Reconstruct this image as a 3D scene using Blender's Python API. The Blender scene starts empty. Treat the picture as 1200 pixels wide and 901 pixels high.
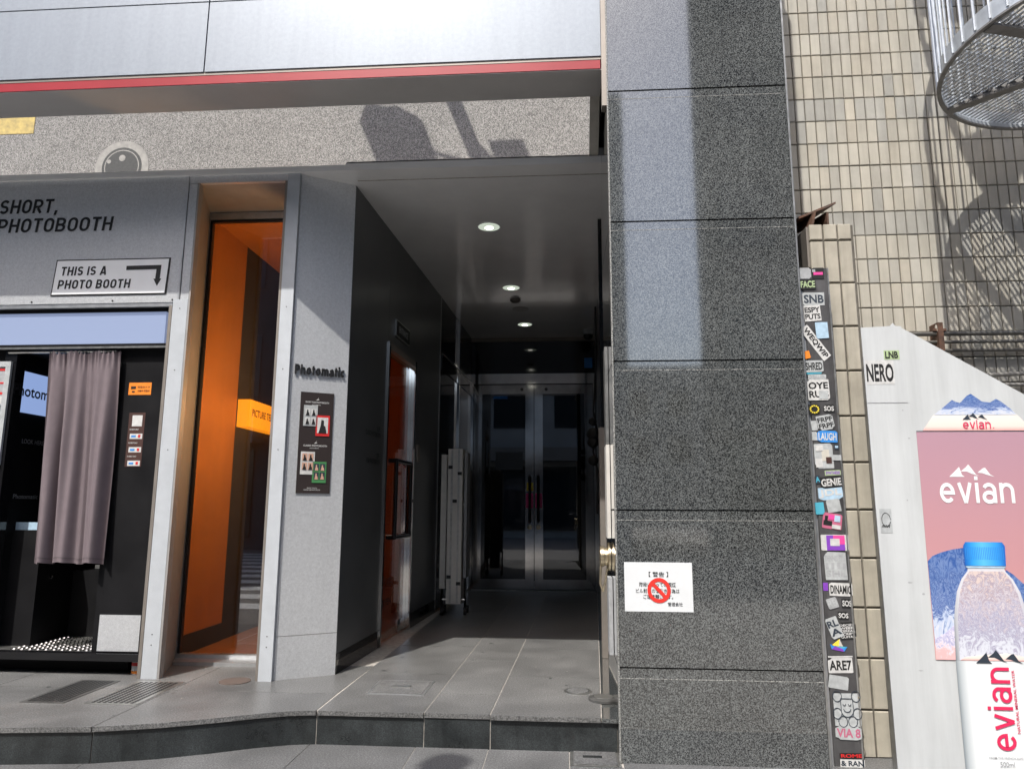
import bpy, bmesh, math, random
from mathutils import Vector, Matrix
random.seed(7)
SC = bpy.context.scene
COL = SC.collection
# ------------------------------------------------------------------ camera, sky, sun, exposure
cam_d = bpy.data.cameras.new('camera'); cam = bpy.data.objects.new('camera', cam_d); COL.objects.link(cam)
cam_d.sensor_width = 36.0; cam_d.lens = 36.0*840/1200; cam_d.clip_start = 0.05; cam_d.clip_end = 1000
def cam_axes(yaw=4.2, pitch=9.7, roll=0.25):
    y, p, r = map(math.radians, (yaw, pitch, roll))
    fw = Vector((-math.sin(y)*math.cos(p), math.cos(y)*math.cos(p), math.sin(p)))
    rt = Vector((math.cos(y), math.sin(y), 0)); up = rt.cross(fw)
    return rt*math.cos(r)+up*math.sin(r), up*math.cos(r)-rt*math.sin(r), fw
_r, _u, _f = cam_axes()
cam.matrix_world = Matrix(((_r.x, _u.x, -_f.x, 0), (_r.y, _u.y, -_f.y, 0), (_r.z, _u.z, -_f.z, 1.16), (0, 0, 0, 1)))
SC.camera = cam
SUNV = Vector((0.40, 1.0, -1.555)).normalized()
W = bpy.data.worlds.new('World'); SC.world = W; W.use_nodes = True
wn = W.node_tree.nodes; sky = wn.new('ShaderNodeTexSky'); sky.sky_type = 'NISHITA'; sky.sun_disc = False; sky.dust_density = 3.0
sky.sun_elevation = math.asin(-SUNV.z); sky.sun_rotation = math.atan2(-SUNV.x, -SUNV.y)
W.node_tree.links.new(sky.outputs[0], wn['Background'].inputs[0]); wn['Background'].inputs[1].default_value = 0.15
sd = bpy.data.lights.new('sun', 'SUN'); sd.energy = 2.5; sd.angle = math.radians(0.5); sd.color = (1, .965, .91)
so = bpy.data.objects.new('sun', sd); COL.objects.link(so); so.location = (-4, -10, 16)
so.rotation_euler = SUNV.to_track_quat('-Z', 'Y').to_euler()
SC.view_settings.view_transform = 'Standard'; SC.view_settings.look = 'None'; SC.view_settings.gamma = 1
SC.view_settings.exposure = 1.15; SC.view_settings.use_curve_mapping = False
SC.cycles.use_denoising = True; SC.cycles.max_bounces = 8; SC.cycles.glossy_bounces = 5; SC.cycles.transparent_max_bounces = 12
SC.cycles.sample_clamp_indirect = 6.0; SC.cycles.caustics_reflective = False; SC.cycles.caustics_refractive = False

# ------------------------------------------------------------------ materials
MATS = {}
def mat(name, col, rough=.5, metal=0., var=0., scale=8., emit=None, estr=0., bump=0., bscale=60., spec=.5, speck=None, coat=0., rnd=0., streak=0.):
    """principled material; var = brightness mottling, speck = (scale, dark, light) stone/asphalt grain"""
    if name in MATS: return MATS[name]
    m = bpy.data.materials.new(name); m.use_nodes = True; nt = m.node_tree; N = nt.nodes; L = nt.links
    b = N['Principled BSDF']; b.inputs['Base Color'].default_value = (*col, 1); b.inputs['Roughness'].default_value = rough
    b.inputs['Metallic'].default_value = metal; b.inputs['Specular IOR Level'].default_value = spec
    b.inputs['Coat Weight'].default_value = coat; b.inputs['Coat Roughness'].default_value = .04
    tc = N.new('ShaderNodeNewGeometry')
    csock = None
    if speck:
        sc, dk, lt = speck
        v = N.new('ShaderNodeTexNoise'); v.inputs['Scale'].default_value = sc; v.inputs['Detail'].default_value = 3; v.inputs['Roughness'].default_value = .75
        L.new(tc.outputs['Position'], v.inputs['Vector'])
        r = N.new('ShaderNodeValToRGB'); r.color_ramp.elements[0].position = .40; r.color_ramp.elements[1].position = .64
        r.color_ramp.elements[0].color = (*[c*dk for c in col], 1); r.color_ramp.elements[1].color = (*[c*lt for c in col], 1)
        L.new(v.outputs['Fac'], r.inputs[0]); csock = r.outputs[0]
    if var:
        n = N.new('ShaderNodeTexNoise'); n.inputs['Scale'].default_value = scale; n.inputs['Detail'].default_value = 6; n.inputs['Roughness'].default_value = .62
        L.new(tc.outputs['Position'], n.inputs['Vector'])
        mr = N.new('ShaderNodeMapRange'); mr.inputs[1].default_value = .3; mr.inputs[2].default_value = .7; mr.inputs[3].default_value = 1-var; mr.inputs[4].default_value = 1+var
        L.new(n.outputs['Fac'], mr.inputs[0])
        mx = N.new('ShaderNodeMix'); mx.data_type = 'RGBA'; mx.blend_type = 'MULTIPLY'; mx.inputs[0].default_value = 1
        if csock: L.new(csock, mx.inputs[6])
        else: mx.inputs[6].default_value = (*col, 1)
        L.new(mr.outputs[0], mx.inputs[7]); csock = mx.outputs[2]
        rr = N.new('ShaderNodeMapRange'); rr.inputs[1].default_value = .3; rr.inputs[2].default_value = .7
        rr.inputs[3].default_value = max(.02, rough*(1-.5*var)); rr.inputs[4].default_value = min(1, rough*(1+.5*var))
        L.new(n.outputs['Fac'], rr.inputs[0]); L.new(rr.outputs[0], b.inputs['Roughness'])
    def mult(fac):
        nonlocal csock
        mx2 = N.new('ShaderNodeMix'); mx2.data_type = 'RGBA'; mx2.blend_type = 'MULTIPLY'; mx2.inputs[0].default_value = 1
        if csock: L.new(csock, mx2.inputs[6])
        else: mx2.inputs[6].default_value = (*col, 1)
        L.new(fac, mx2.inputs[7]); csock = mx2.outputs[2]
    if rnd:
        oi = N.new('ShaderNodeObjectInfo'); mr3 = N.new('ShaderNodeMapRange'); mr3.inputs[3].default_value = 1-rnd; mr3.inputs[4].default_value = 1+rnd
        L.new(oi.outputs['Random'], mr3.inputs[0]); mult(mr3.outputs[0])
    if streak:
        mp = N.new('ShaderNodeMapping'); mp.inputs['Scale'].default_value = (14, 14, .9); L.new(tc.outputs['Position'], mp.inputs[0])
        n3 = N.new('ShaderNodeTexNoise'); n3.inputs['Scale'].default_value = 1.0; n3.inputs['Detail'].default_value = 7; n3.inputs['Roughness'].default_value = .68; L.new(mp.outputs[0], n3.inputs['Vector'])
        mr4 = N.new('ShaderNodeMapRange'); mr4.inputs[1].default_value = .35; mr4.inputs[2].default_value = .6; mr4.inputs[3].default_value = 1-streak; mr4.inputs[4].default_value = 1
        L.new(n3.outputs['Fac'], mr4.inputs[0]); mult(mr4.outputs[0])
    if csock: L.new(csock, b.inputs['Base Color'])
    if bump:
        n2 = N.new('ShaderNodeTexNoise'); n2.inputs['Scale'].default_value = bscale; n2.inputs['Detail'].default_value = 4
        L.new(tc.outputs['Position'], n2.inputs['Vector'])
        bp = N.new('ShaderNodeBump'); bp.inputs['Strength'].default_value = bump; bp.inputs['Distance'].default_value = .004
        L.new(n2.outputs['Fac'], bp.inputs['Height']); L.new(bp.outputs[0], b.inputs['Normal'])
    if emit:
        b.inputs['Emission Color'].default_value = (*emit, 1); b.inputs['Emission Strength'].default_value = estr
    MATS[name] = m; return m
def glass_mat(name, tint, refl, rough=.0, ior=1.5):
    m = bpy.data.materials.new(name); m.use_nodes = True; nt = m.node_tree; N = nt.nodes; L = nt.links; N.clear()
    out = N.new('ShaderNodeOutputMaterial'); mix = N.new('ShaderNodeMixShader'); t = N.new('ShaderNodeBsdfTransparent'); g = N.new('ShaderNodeBsdfGlossy')
    t.inputs[0].default_value = (*tint, 1); g.inputs['Roughness'].default_value = rough; g.inputs[0].default_value = (.95, .97, 1, 1)
    lw_ = N.new('ShaderNodeLayerWeight'); fr = N.new('ShaderNodeMath'); fr.operation = 'POWER'; L.new(lw_.outputs['Facing'], fr.inputs[0]); fr.inputs[1].default_value = 5
    ad = N.new('ShaderNodeMath'); ad.operation = 'ADD'; ad.use_clamp = True; ad.inputs[1].default_value = refl
    L.new(fr.outputs[0], ad.inputs[0]); L.new(ad.outputs[0], mix.inputs[0]); L.new(t.outputs[0], mix.inputs[1]); L.new(g.outputs[0], mix.inputs[2]); L.new(mix.outputs[0], out.inputs[0])
    MATS[name] = m; return m
def ramp_mat(name, stops, axis=2, noise=0., nscale=6., rough=.4, distort=0., hard=None):
    """flat print: colour ramp along a generated axis, optionally broken up by noise"""
    m = bpy.data.materials.new(name); m.use_nodes = True; nt = m.node_tree; N = nt.nodes; L = nt.links; b = N['Principled BSDF']; b.inputs['Roughness'].default_value = rough
    tc = N.new('ShaderNodeTexCoord'); sp = N.new('ShaderNodeSeparateXYZ'); L.new(tc.outputs['Generated'], sp.inputs[0])
    f = sp.outputs[axis]
    if noise:
        n = N.new('ShaderNodeTexNoise'); n.inputs['Scale'].default_value = nscale; n.inputs['Detail'].default_value = 8; n.inputs['Roughness'].default_value = .7; n.inputs['Distortion'].default_value = distort
        L.new(tc.outputs['Generated'], n.inputs[0])
        ma = N.new('ShaderNodeMath'); ma.operation = 'MULTIPLY_ADD'; L.new(n.outputs['Fac'], ma.inputs[0]); ma.inputs[1].default_value = noise; L.new(f, ma.inputs[2])
        mb = N.new('ShaderNodeMath'); mb.operation = 'SUBTRACT'; L.new(ma.outputs[0], mb.inputs[0]); mb.inputs[1].default_value = noise*.5; f = mb.outputs[0]
    r = N.new('ShaderNodeValToRGB'); e = r.color_ramp.elements
    while len(e) < len(stops): e.new(.5)
    for i, (p, c) in enumerate(stops): e[i].position = p; e[i].color = (*c, 1)
    L.new(f, r.inputs[0]); L.new(r.outputs[0], b.inputs['Base Color']); MATS[name] = m; return m

mat('granite_dark', (.049, .052, .051), .05, var=.14, scale=2.2, speck=(165, .15, 3.2), spec=1.0, coat=1.0, rnd=.09, streak=.10)
mat('granite_edge', (.2, .2, .19), .3, speck=(170, .3, 2.2))
mat('floor_stone', (.132, .132, .130), .36, var=.27, scale=2.4, speck=(125, .5, 1.6), bump=.12, bscale=200, rnd=.08, spec=.35)
mat('walk_stone', (.118, .119, .119), .42, var=.22, scale=2.5, speck=(125, .5, 1.6), rnd=.08, spec=.35, bump=.1, bscale=200)
mat('riser_stone', (.026, .03, .031), .33, rnd=.12, streak=.3, var=.5, scale=5, speck=(200, .6, 1.6))
mat('stone_edge', (.22, .21, .19), .7, var=.35, scale=25)
mat('grout', (.34, .32, .29), .9, var=.3, scale=30)
mat('asphalt', (.155, .148, .138), .9, var=.12, scale=1.5, speck=(110, .28, 2.3), bump=.6, bscale=120)
mat('silver_panel', (.67, .685, .70), .38, metal=.55, var=.09, scale=60, speck=(420, .84, 1.16), streak=.04)
mat('fascia_panel', (.265, .295, .335), .45, metal=.25, var=.07, scale=40, speck=(420, .84, 1.16), streak=.07, rnd=.03)
mat('silver_trim', (.66, .67, .68), .33, metal=.85, var=.12, scale=14)
mat('white_post', (.53, .56, .59), .42, metal=.3, speck=(420, .9, 1.1), var=.06, scale=10)
mat('bronze_trim', (.25, .225, .20), .5, metal=.5, var=.1, scale=9)
mat('jamb_metal', (.30, .29, .28), .6, metal=.25, var=.1, scale=9)
mat('red_band', (.30, .008, .016), .38, var=.08, scale=4)
mat('grey_soffit', (.44, .43, .42), .45, var=.06, scale=4)
mat('mirror', (.90, .90, .89), .012, metal=1.)
mat('ceiling_grey', (.82, .82, .815), .16, var=.05, scale=3, coat=.3)
mat('wall_charcoal', (.125, .13, .134), .33, metal=.35, var=.12, scale=3)
mat('black_booth', (.010, .010, .011), .55, var=.25, scale=5, spec=.10)
mat('black_gloss', (.008, .008, .009), .06, spec=.6)
mat('black_paint', (.010, .010, .011), .45)
mat('chrome', (.74, .73, .71), .07, metal=1., var=.12, scale=5)
mat('door_chrome', (.46, .45, .44), .09, metal=1., var=.2, scale=4)
mat('steel', (.5, .5, .48), .32, metal=.9, var=.2, scale=20)
mat('orange_wall', (.50, .165, .022), .45, var=.12, scale=2.5, streak=.10)
mat('room_dark', (.012, .009, .008), .6)
mat('room_floor', (.5, .2, .06), .25, var=.1)
mat('curtain', (.155, .126, .137), .82, var=.06, scale=18, bump=.12, bscale=600, spec=.25)
mat('white_paper', (.62, .64, .65), .5, var=.03, scale=10)
mat('sign_white', (.88, .90, .92), .4, var=.03, scale=8)
mat('curtain_hem', (.11, .088, .096), .85)
mat('white_board', (.51, .53, .535), .45, var=.06, scale=2.5, streak=.13)
mat('tile_cream', (.445, .42, .36), .33, var=.11, scale=4, spec=.45, rnd=.06, streak=.16)
mat('tile_pale', (.43, .41, .36), .33, var=.12, scale=6, rnd=.06, streak=.16)
mat('tile_grey', (.375, .365, .33), .36, var=.12, scale=6, rnd=.06, streak=.16)
mat('tile_warm', (.445, .412, .345), .33, var=.12, scale=6, rnd=.06, streak=.16)
mat('tile_grout', (.11, .10, .083), .9, var=.4, scale=20)
mat('pier_tile', (.42, .39, .325), .3, var=.13, scale=9, rnd=.07, streak=.22)
mat('post_metal', (.10, .098, .10), .42, metal=.4, var=.25, scale=9, streak=.3)
mat('rust', (.09, .045, .028), .8, var=.6, scale=22, bump=.4)
mat('stair_metal', (.50, .53, .56), .45, metal=.35, var=.2, scale=12)
mat('stair_dark', (.20, .195, .19), .6, metal=.3, var=.35, scale=15)
mat('pipe_dark', (.10, .095, .085), .5, metal=.3, var=.3, scale=12)
mat('trolley_beige', (.68, .66, .61), .45, metal=.25, var=.1, scale=8)
mat('brass', (.55, .47, .33), .3, metal=.9, var=.25, scale=20)
mat('cable', (.012, .012, .012), .6)
mat('lightbox', (.14, .17, .24), .4, emit=(.31, .38, .60), estr=.27)
mat('screen_lit', (.1, .12, .2), .3, emit=(.30, .42, .75), estr=.40)
mat('lamp_lit', (.9, .9, .85), .4, emit=(1, .95, .85), estr=3)
mat('lamp_trim', (.62, .66, .6), .35, emit=(.8, .9, .75), estr=.28)
mat('lamp_warm', (.9, .6, .3), .4, emit=(1, .55, .10), estr=5)
mat('orange_sign', (.8, .3, .02), .4, emit=(1, .33, .01), estr=.75)
mat('road_paint', (.62, .62, .60), .7, var=.25, scale=6)
mat('yellow_paint', (.36, .27, .09), .7, var=.35, scale=14)
mat('iron', (.10, .10, .097), .5, metal=.5, var=.3, scale=20)
mat('manhole_iron', (.055, .055, .053), .85, var=.3, scale=30)
mat('concrete', (.25, .24, .22), .9, var=.25, scale=12)
mat('rust_plate', (.085, .064, .054), .65, var=.4, scale=60)
mat('building_grey', (.30, .30, .29), .8, var=.15, scale=1)
mat('building_brown', (.20, .18, .16), .8, var=.15, scale=1)
mat('building_dark', (.09, .09, .095), .7, var=.15, scale=1)
mat('window_dark', (.02, .025, .03), .05, spec=.7)
mat('signal_case', (.16, .17, .17), .5)
def flat(name, col, rough=.5):
    return mat(name, col, rough, var=.16 if name in ('p_white', 'p_lgrey', 'p_ltblue', 'p_grey') else .06, scale=45, streak=.12 if name in ('p_white', 'p_lgrey') else 0.)
for n_, c_ in dict(p_white=(.54, .54, .53), p_black=(.012, .012, .012), p_red=(.55, .02, .02), p_pink=(.7, .06, .28), p_blue=(.03, .22, .6), p_cyan=(.07, .36, .48), p_yellow=(.75, .6, .06),
                   p_purple=(.2, .05, .42), p_green=(.05, .2, .07), p_orange=(.75, .22, .02), p_grey=(.33, .34, .35), p_lgrey=(.40, .42, .425), p_brown=(.055, .025, .02), p_palegreen=(.35, .45, .25),
                   p_navy=(.025, .035, .05), p_evred=(.62, .02, .09), p_skin=(.5, .3, .22), p_mauve=(.45, .12, .2), p_warnred=(.62, .03, .02), p_ltblue=(.36, .50, .62), p_poster=(.02, .013, .012), p_adwhite=(.74, .75, .76), p_coin=(.5, .48, .42)).items(): flat(n_, c_)
glass_mat('window_glass', (.78, .75, .72), .10)
glass_mat('door_glass', (.38, .38, .38), .10)
glass_mat('dark_glass', (.22, .22, .23), .12)
glass_mat('side_door_glass', (.78, .74, .68), .12)

# ------------------------------------------------------------------ mesh helpers
class MB:
    """collects shapes in world coordinates"""
    def __init__(s): s.v = []; s.f = []; s.sm = []
    def add(s, vs, fs, smooth=False):
        o = len(s.v); s.v += [tuple(v) for v in vs]; s.f += [tuple(i+o for i in f) for f in fs]; s.sm += [smooth]*len(fs); return s
    def box(s, x0, x1, y0, y1, z0, z1):
        return s.hexa([(x0, y0), (x1, y0), (x1, y1), (x0, y1)], z0, z1)
    def hexa(s, poly, z0, z1): return s.prism(poly, z0, z1)
    def prism(s, poly, z0, z1):
        n = len(poly); a = sum(poly[i][0]*poly[(i+1) % n][1]-poly[(i+1) % n][0]*poly[i][1] for i in range(n))
        if a < 0: poly = poly[::-1]
        vs = [(x, y, z0) for x, y in poly]+[(x, y, z1) for x, y in poly]
        fs = [tuple(range(n))[::-1], tuple(range(n, 2*n))]+[(i, (i+1) % n, n+(i+1) % n, n+i) for i in range(n)]
        return s.add(vs, fs)
    def slab(s, o, u, v, w, pts, t):
        """polygon pts (a,b) in plane o + a u + b v, thickness t along w (the visible side)"""
        o, u, v, w = map(Vector, (o, u, v, w)); n = len(pts)
        a = sum(pts[i][0]*pts[(i+1) % n][1]-pts[(i+1) % n][0]*pts[i][1] for i in range(n))
        if (a > 0) != (u.cross(v).dot(w) > 0): pts = pts[::-1]
        vs = [o+u*p+v*q for p, q in pts]+[o+u*p+v*q+w*t for p, q in pts]
        return s.add(vs, [tuple(range(n))[::-1], tuple(range(n, 2*n))]+[(i, (i+1) % n, n+(i+1) % n, n+i) for i in range(n)])
    def tube(s, p, q, r, n=8, r2=None, smooth=True):
        p, q = Vector(p), Vector(q); d = (q-p).normalized(); a = d.orthogonal().normalized(); b = d.cross(a); r2 = r if r2 is None else r2
        vs = []
        for c, rr in ((p, r), (q, r2)): vs += [c+(a*math.cos(2*math.pi*i/n)+b*math.sin(2*math.pi*i/n))*rr for i in range(n)]
        s.add(vs, [(i, (i+1) % n, n+(i+1) % n, n+i) for i in range(n)], smooth)
        return s.add(vs, [tuple(range(n))[::-1], tuple(range(n, 2*n))])
    def path(s, pts, r, n=8):
        for i in range(len(pts)-1): s.tube(pts[i], pts[i+1], r, n)
        return s
    def lathe(s, c, axis, prof, n=24, smooth=True):
        c = Vector(c); d = Vector(axis).normalized(); a = d.orthogonal().normalized(); b = d.cross(a); vs = []
        for r, h in prof: vs += [c+d*h+(a*math.cos(2*math.pi*i/n)+b*math.sin(2*math.pi*i/n))*r for i in range(n)]
        m = len(prof)
        s.add(vs, [(k*n+i, k*n+(i+1) % n, (k+1)*n+(i+1) % n, (k+1)*n+i) for k in range(m-1) for i in range(n)], smooth)
        return s.add([vs[i] for i in range(n)]+[vs[(m-1)*n+i] for i in range(n)], [tuple(range(n))[::-1], tuple(range(n, 2*n))])
    def grid(s, nu, nv, fn, smooth=True):
        vs = [fn(i/nu, j/nv) for j in range(nv+1) for i in range(nu+1)]
        return s.add(vs, [(j*(nu+1)+i, j*(nu+1)+i+1, (j+1)*(nu+1)+i+1, (j+1)*(nu+1)+i) for j in range(nv) for i in range(nu)], smooth)
POS = {}
def mesh_of(name, mb, m, center):
    me = bpy.data.meshes.new(name); c = Vector(center)
    me.from_pydata([tuple(Vector(v)-c) for v in mb.v], [], mb.f); me.update()
    me.polygons.foreach_set('use_smooth', mb.sm)
    bm = bmesh.new(); bm.from_mesh(me); bmesh.ops.remove_doubles(bm, verts=bm.verts, dist=1e-5) if any(mb.sm) else None
    bmesh.ops.recalc_face_normals(bm, faces=bm.faces); bm.to_mesh(me); bm.free()
    if any(mb.sm): me.set_sharp_from_angle(angle=math.radians(40))
    me.materials.append(MATS[m] if isinstance(m, str) else m); return me
def centre(vs):
    return Vector(((min(v[0] for v in vs)+max(v[0] for v in vs))/2, (min(v[1] for v in vs)+max(v[1] for v in vs))/2, min(v[2] for v in vs)))
def link(name, data, loc, parent=None):
    o = bpy.data.objects.new(name, data); COL.objects.link(o); loc = Vector(loc)
    if parent is not None: o.parent = parent; o.location = loc-POS[parent]
    else: o.location = loc
    POS[o] = loc; return o
def part(name, mb, m, parent=None, label=None, kind=None):
    c = centre(mb.v); o = link(name, mesh_of(name, mb, m, c), c, parent)
    if label: o['label'] = label
    if kind: o['kind'] = kind
    return o
def thing(name, label, cat, loc, group=None):
    o = link(name, None, loc); o['label'] = label; o['category'] = cat
    if group: o['group'] = group
    return o
def one(name, mb, m, label, cat, group=None):
    o = part(name, mb, m); o['label'] = label; o['category'] = cat
    if group: o['group'] = group
    return o
def struct(name, mb, m): return part(name, mb, m, kind='structure')
def structroot(name, loc):
    o = link(name, None, loc); o['kind'] = 'structure'; return o
X, Y, Z = Vector((1, 0, 0)), Vector((0, 1, 0)), Vector((0, 0, 1))
TXT = {}
def text_pts(s, bold, shear, sp):
    k = (s, bold, shear, sp)
    if k not in TXT:
        c = bpy.data.curves.new('t', 'FONT'); c.body = s; c.offset = bold; c.shear = shear; c.resolution_u = 3; c.space_character = sp
        o = bpy.data.objects.new('t', c); me = bpy.data.meshes.new_from_object(o)
        TXT[k] = ([tuple(v.co) for v in me.vertices], [tuple(p.vertices) for p in me.polygons])
        bpy.data.objects.remove(o); bpy.data.meshes.remove(me); bpy.data.curves.remove(c)
    return TXT[k]
def text(name, s, o, u, v, w, h, m, parent, bold=.012, shear=0., thick=0., sp=1., rot=0., label=None):
    """lettering whose box has its lower-left corner at o and measures w x h along u and v"""
    vs, fs = text_pts(s, bold, shear, sp)
    if not vs: return None
    x0 = min(p[0] for p in vs); x1 = max(p[0] for p in vs); y0 = min(p[1] for p in vs); y1 = max(p[1] for p in vs)
    o, u, v = Vector(o), Vector(u), Vector(v)
    if rot:
        cx = o+u*w/2+v*h/2; c, sn = math.cos(rot), math.sin(rot); u, v = u*c+v*sn, v*c-u*sn; o = cx-u*w/2-v*h/2
    nrm = u.cross(v)
    mb = MB(); pts = [o+u*((p[0]-x0)/(x1-x0)*w)+v*((p[1]-y0)/max(y1-y0, 1e-6)*h) for p in vs]
    if thick: pts = [p+nrm*thick for p in pts]
    mb.add(pts, fs)
    if thick:
        from collections import Counter
        ed = Counter(); dr = {}
        for f in fs:
            for i in range(len(f)):
                a, b = f[i], f[(i+1) % len(f)]; ed[tuple(sorted((a, b)))] += 1; dr[tuple(sorted((a, b)))] = (a, b)
        for e, n in ed.items():
            if n == 1:
                a, b = dr[e]; mb.add([pts[a], pts[b], pts[b]-nrm*thick, pts[a]-nrm*thick], [(0, 1, 2, 3)])
    return part(name, mb, m, parent, label)
def glyph(ch, t):
    """skeleton strokes of a plain grotesque letter: (width, [(points, closed)])"""
    m = t/2
    def arc(cx_, cy, rx, ry, a0, a1, n=12): return [(cx_+rx*math.cos(math.radians(a0+(a1-a0)*i/n)), cy+ry*math.sin(math.radians(a0+(a1-a0)*i/n))) for i in range(n+1)]
    w = .64; xh = .74; ry = (1-2*m)/4; rx = w/2-m
    if ch == 'H': return w, [([(m, 0), (m, 1)], 0), ([(w-m, 0), (w-m, 1)], 0), ([(t, .5), (w-t, .5)], 0)]
    if ch == 'O': q = rx*1.1; return w, [(arc(w/2, 1-m-q, rx, q, 0, 180)+arc(w/2, m+q, rx, q, 180, 360), 1)]
    if ch == 'T': return .58, [([(0, 1-m), (.58, 1-m)], 0), ([(.29, 0), (.29, 1-t)], 0)]
    if ch == 'I': return t, [([(m, 0), (m, 1)], 0)]
    if ch == 'S': return w*.95, [(arc(w*.475, 1-m-ry, rx*.95, ry, 25, 270)+arc(w*.475, m+ry, rx*.95, ry, 90, -155)[1:], 0)]
    if ch in 'RP':
        b = .55 if ch == 'R' else .58; h = (1-m-(1-b))/2; k = w*.5; g = [([(m, 0), (m, 1)], 0), ([(t, 1-m)]+arc(k, 1-m-h, w-m-k, h, 90, -90)+[(t, 1-m-2*h)], 0)]
        if ch == 'R': g.append(([(w*.52, 1-m-2*h-m), (w-m*.8, 0)], 0))
        return w, g
    if ch == 'B': h = (1-t)/4; k = w*.5; return w, [([(m, 0), (m, 1)], 0), ([(t, 1-m)]+arc(k, 1-m-h, w-m-k-.02, h, 90, -90)+[(t, .5)], 0), ([(k, .5)]+arc(k, m+h, w-m-k, h, 90, -90)[1:]+[(t, m)], 0)]
    if ch == 'A': w = .7; return w, [([(m*.9, 0), (w/2-m*.25, 1)], 0), ([(w-m*.9, 0), (w/2+m*.25, 1)], 0), ([(w*.27, .26), (w*.73, .26)], 0)]
    if ch == ',': return t*1.1, [([(t*.75, t*1.0), (t*.45, -.16)], 0)]
    if ch == 'h': w = .6; k = w/2; return w, [([(m, 0), (m, 1)], 0), (arc(k, xh-m-(k-m), k-m, k-m, 170, 0)+[(w-m, 0)], 0)]
    if ch == 'n': w = .6; k = w/2; return w, [([(m, 0), (m, xh)], 0), (arc(k, xh-m-(k-m), k-m, k-m, 170, 0)+[(w-m, 0)], 0)]
    if ch == 'm': w = .92; k = (w+t)/4+.0; rr = k-m; return w, [([(m, 0), (m, xh)], 0), (arc(k, xh-m-rr, rr, rr, 170, 0)+[(k+rr, 0)], 0), (arc(w-k, xh-m-rr, rr, rr, 170, 0)+[(w-m, 0)], 0)]
    if ch == 'o': w = .62; return w, [(arc(w/2, xh/2, w/2-m, xh/2-m, 0, 345, 22), 1)]
    if ch == 'c': w = .58; return w, [(arc(w/2, xh/2, w/2-m, xh/2-m, 45, 315, 18), 0)]
    if ch == 'e': w = .62; return w, [([(t*.9, xh/2), (w-m, xh/2)]+arc(w/2, xh/2, w/2-m, xh/2-m, 0, 318, 20)[1:], 0)]
    if ch == 'a': w = .58; q = xh*.29; return w, [([(w-m, 0), (w-m, xh-m-.2)]+arc(w/2, xh-m-.2, w/2-m, .2, 0, 155, 10)[1:], 0), (arc(w/2-.01, q, w/2-m, q-m*.6, 0, 345, 18), 1)]
    if ch == 'i': return t, [([(m, 0), (m, xh)], 0), ([(m, xh+.10), (m, xh+.10+t)], 0)]
    if ch == 't': w = .36; return w, [([(w*.42, xh*1.25), (w*.42, m+.1)]+arc(w*.42+.1, m+.1, .1, .1, 180, 275, 6)[1:], 0), ([(0, xh-m), (w, xh-m)], 0)]
    if ch == 'v': w = .58; return w, [([(m*.8, xh), (w/2, 0)], 0), ([(w-m*.8, xh), (w/2, 0)], 0)]
    return .3, []
def letters(name, s, o, u, v, w, h, m_, parent, weight=.16, shear=0., thick=.0008, gap=.14):
    """hand-drawn lettering; box w x h, lower-left corner (of the baseline) at o"""
    o, u, v = Vector(o), Vector(u), Vector(v); nrm = u.cross(v); x = 0; strokes = []
    for ch in s:
        if ch == ' ': x += .34; continue
        gw, st_ = glyph(ch, weight)
        for pts, cl in st_: strokes.append(([(a+x, b) for a, b in pts], cl))
        x += gw+gap
    tot = x-gap; mb = MB()
    for k, (pts, cl) in enumerate(strokes):
        n = len(pts); L_ = []; R_ = []
        for i in range(n):
            a = Vector(pts[(i-1) % n] if (i or cl) else pts[i]); b = Vector(pts[(i+1) % n] if (i < n-1 or cl) else pts[i]); c = Vector(pts[i])
            d1 = (c-a).normalized() if (c-a).length > 1e-6 else (b-c).normalized(); d2 = (b-c).normalized() if (b-c).length > 1e-6 else d1
            nn = Vector((-d1.y-d2.y, d1.x+d2.x)); nn = nn.normalized() if nn.length > 1e-6 else Vector((-d1.y, d1.x))
            sc_ = min(1.6, 1/max(.5, nn.dot(Vector((-d1.y, d1.x))))); L_.append(c+nn*weight/2*sc_); R_.append(c-nn*weight/2*sc_)
        def W3(p, e): return o+u*((p.x/tot*w)+shear*p.y*h)+v*(p.y*h)+nrm*e
        e = thick+.00012*(k % 4)
        for i in range(n if cl else n-1):
            j = (i+1) % n; q = [L_[i], R_[i], R_[j], L_[j]]
            vs = [W3(p, e) for p in q]+[W3(p, 0) for p in q]; fs = [(0, 1, 2, 3)]
            if thick > .002: fs += [(1, 5, 6, 2), (0, 3, 7, 4)]+([(0, 4, 5, 1)] if i == 0 and not cl else [])+([(3, 2, 6, 7)] if i == n-2 and not cl else [])
            mb.add(vs, fs)
    return part(name, mb, m_, parent)
def rect(o, u, v, n, a0, a1, b0, b1, t=.001):
    return MB().slab(o, u, v, n, [(a0, b0), (a1, b0), (a1, b1), (a0, b1)], t)
P = .16   # platform level above the pavement

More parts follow.
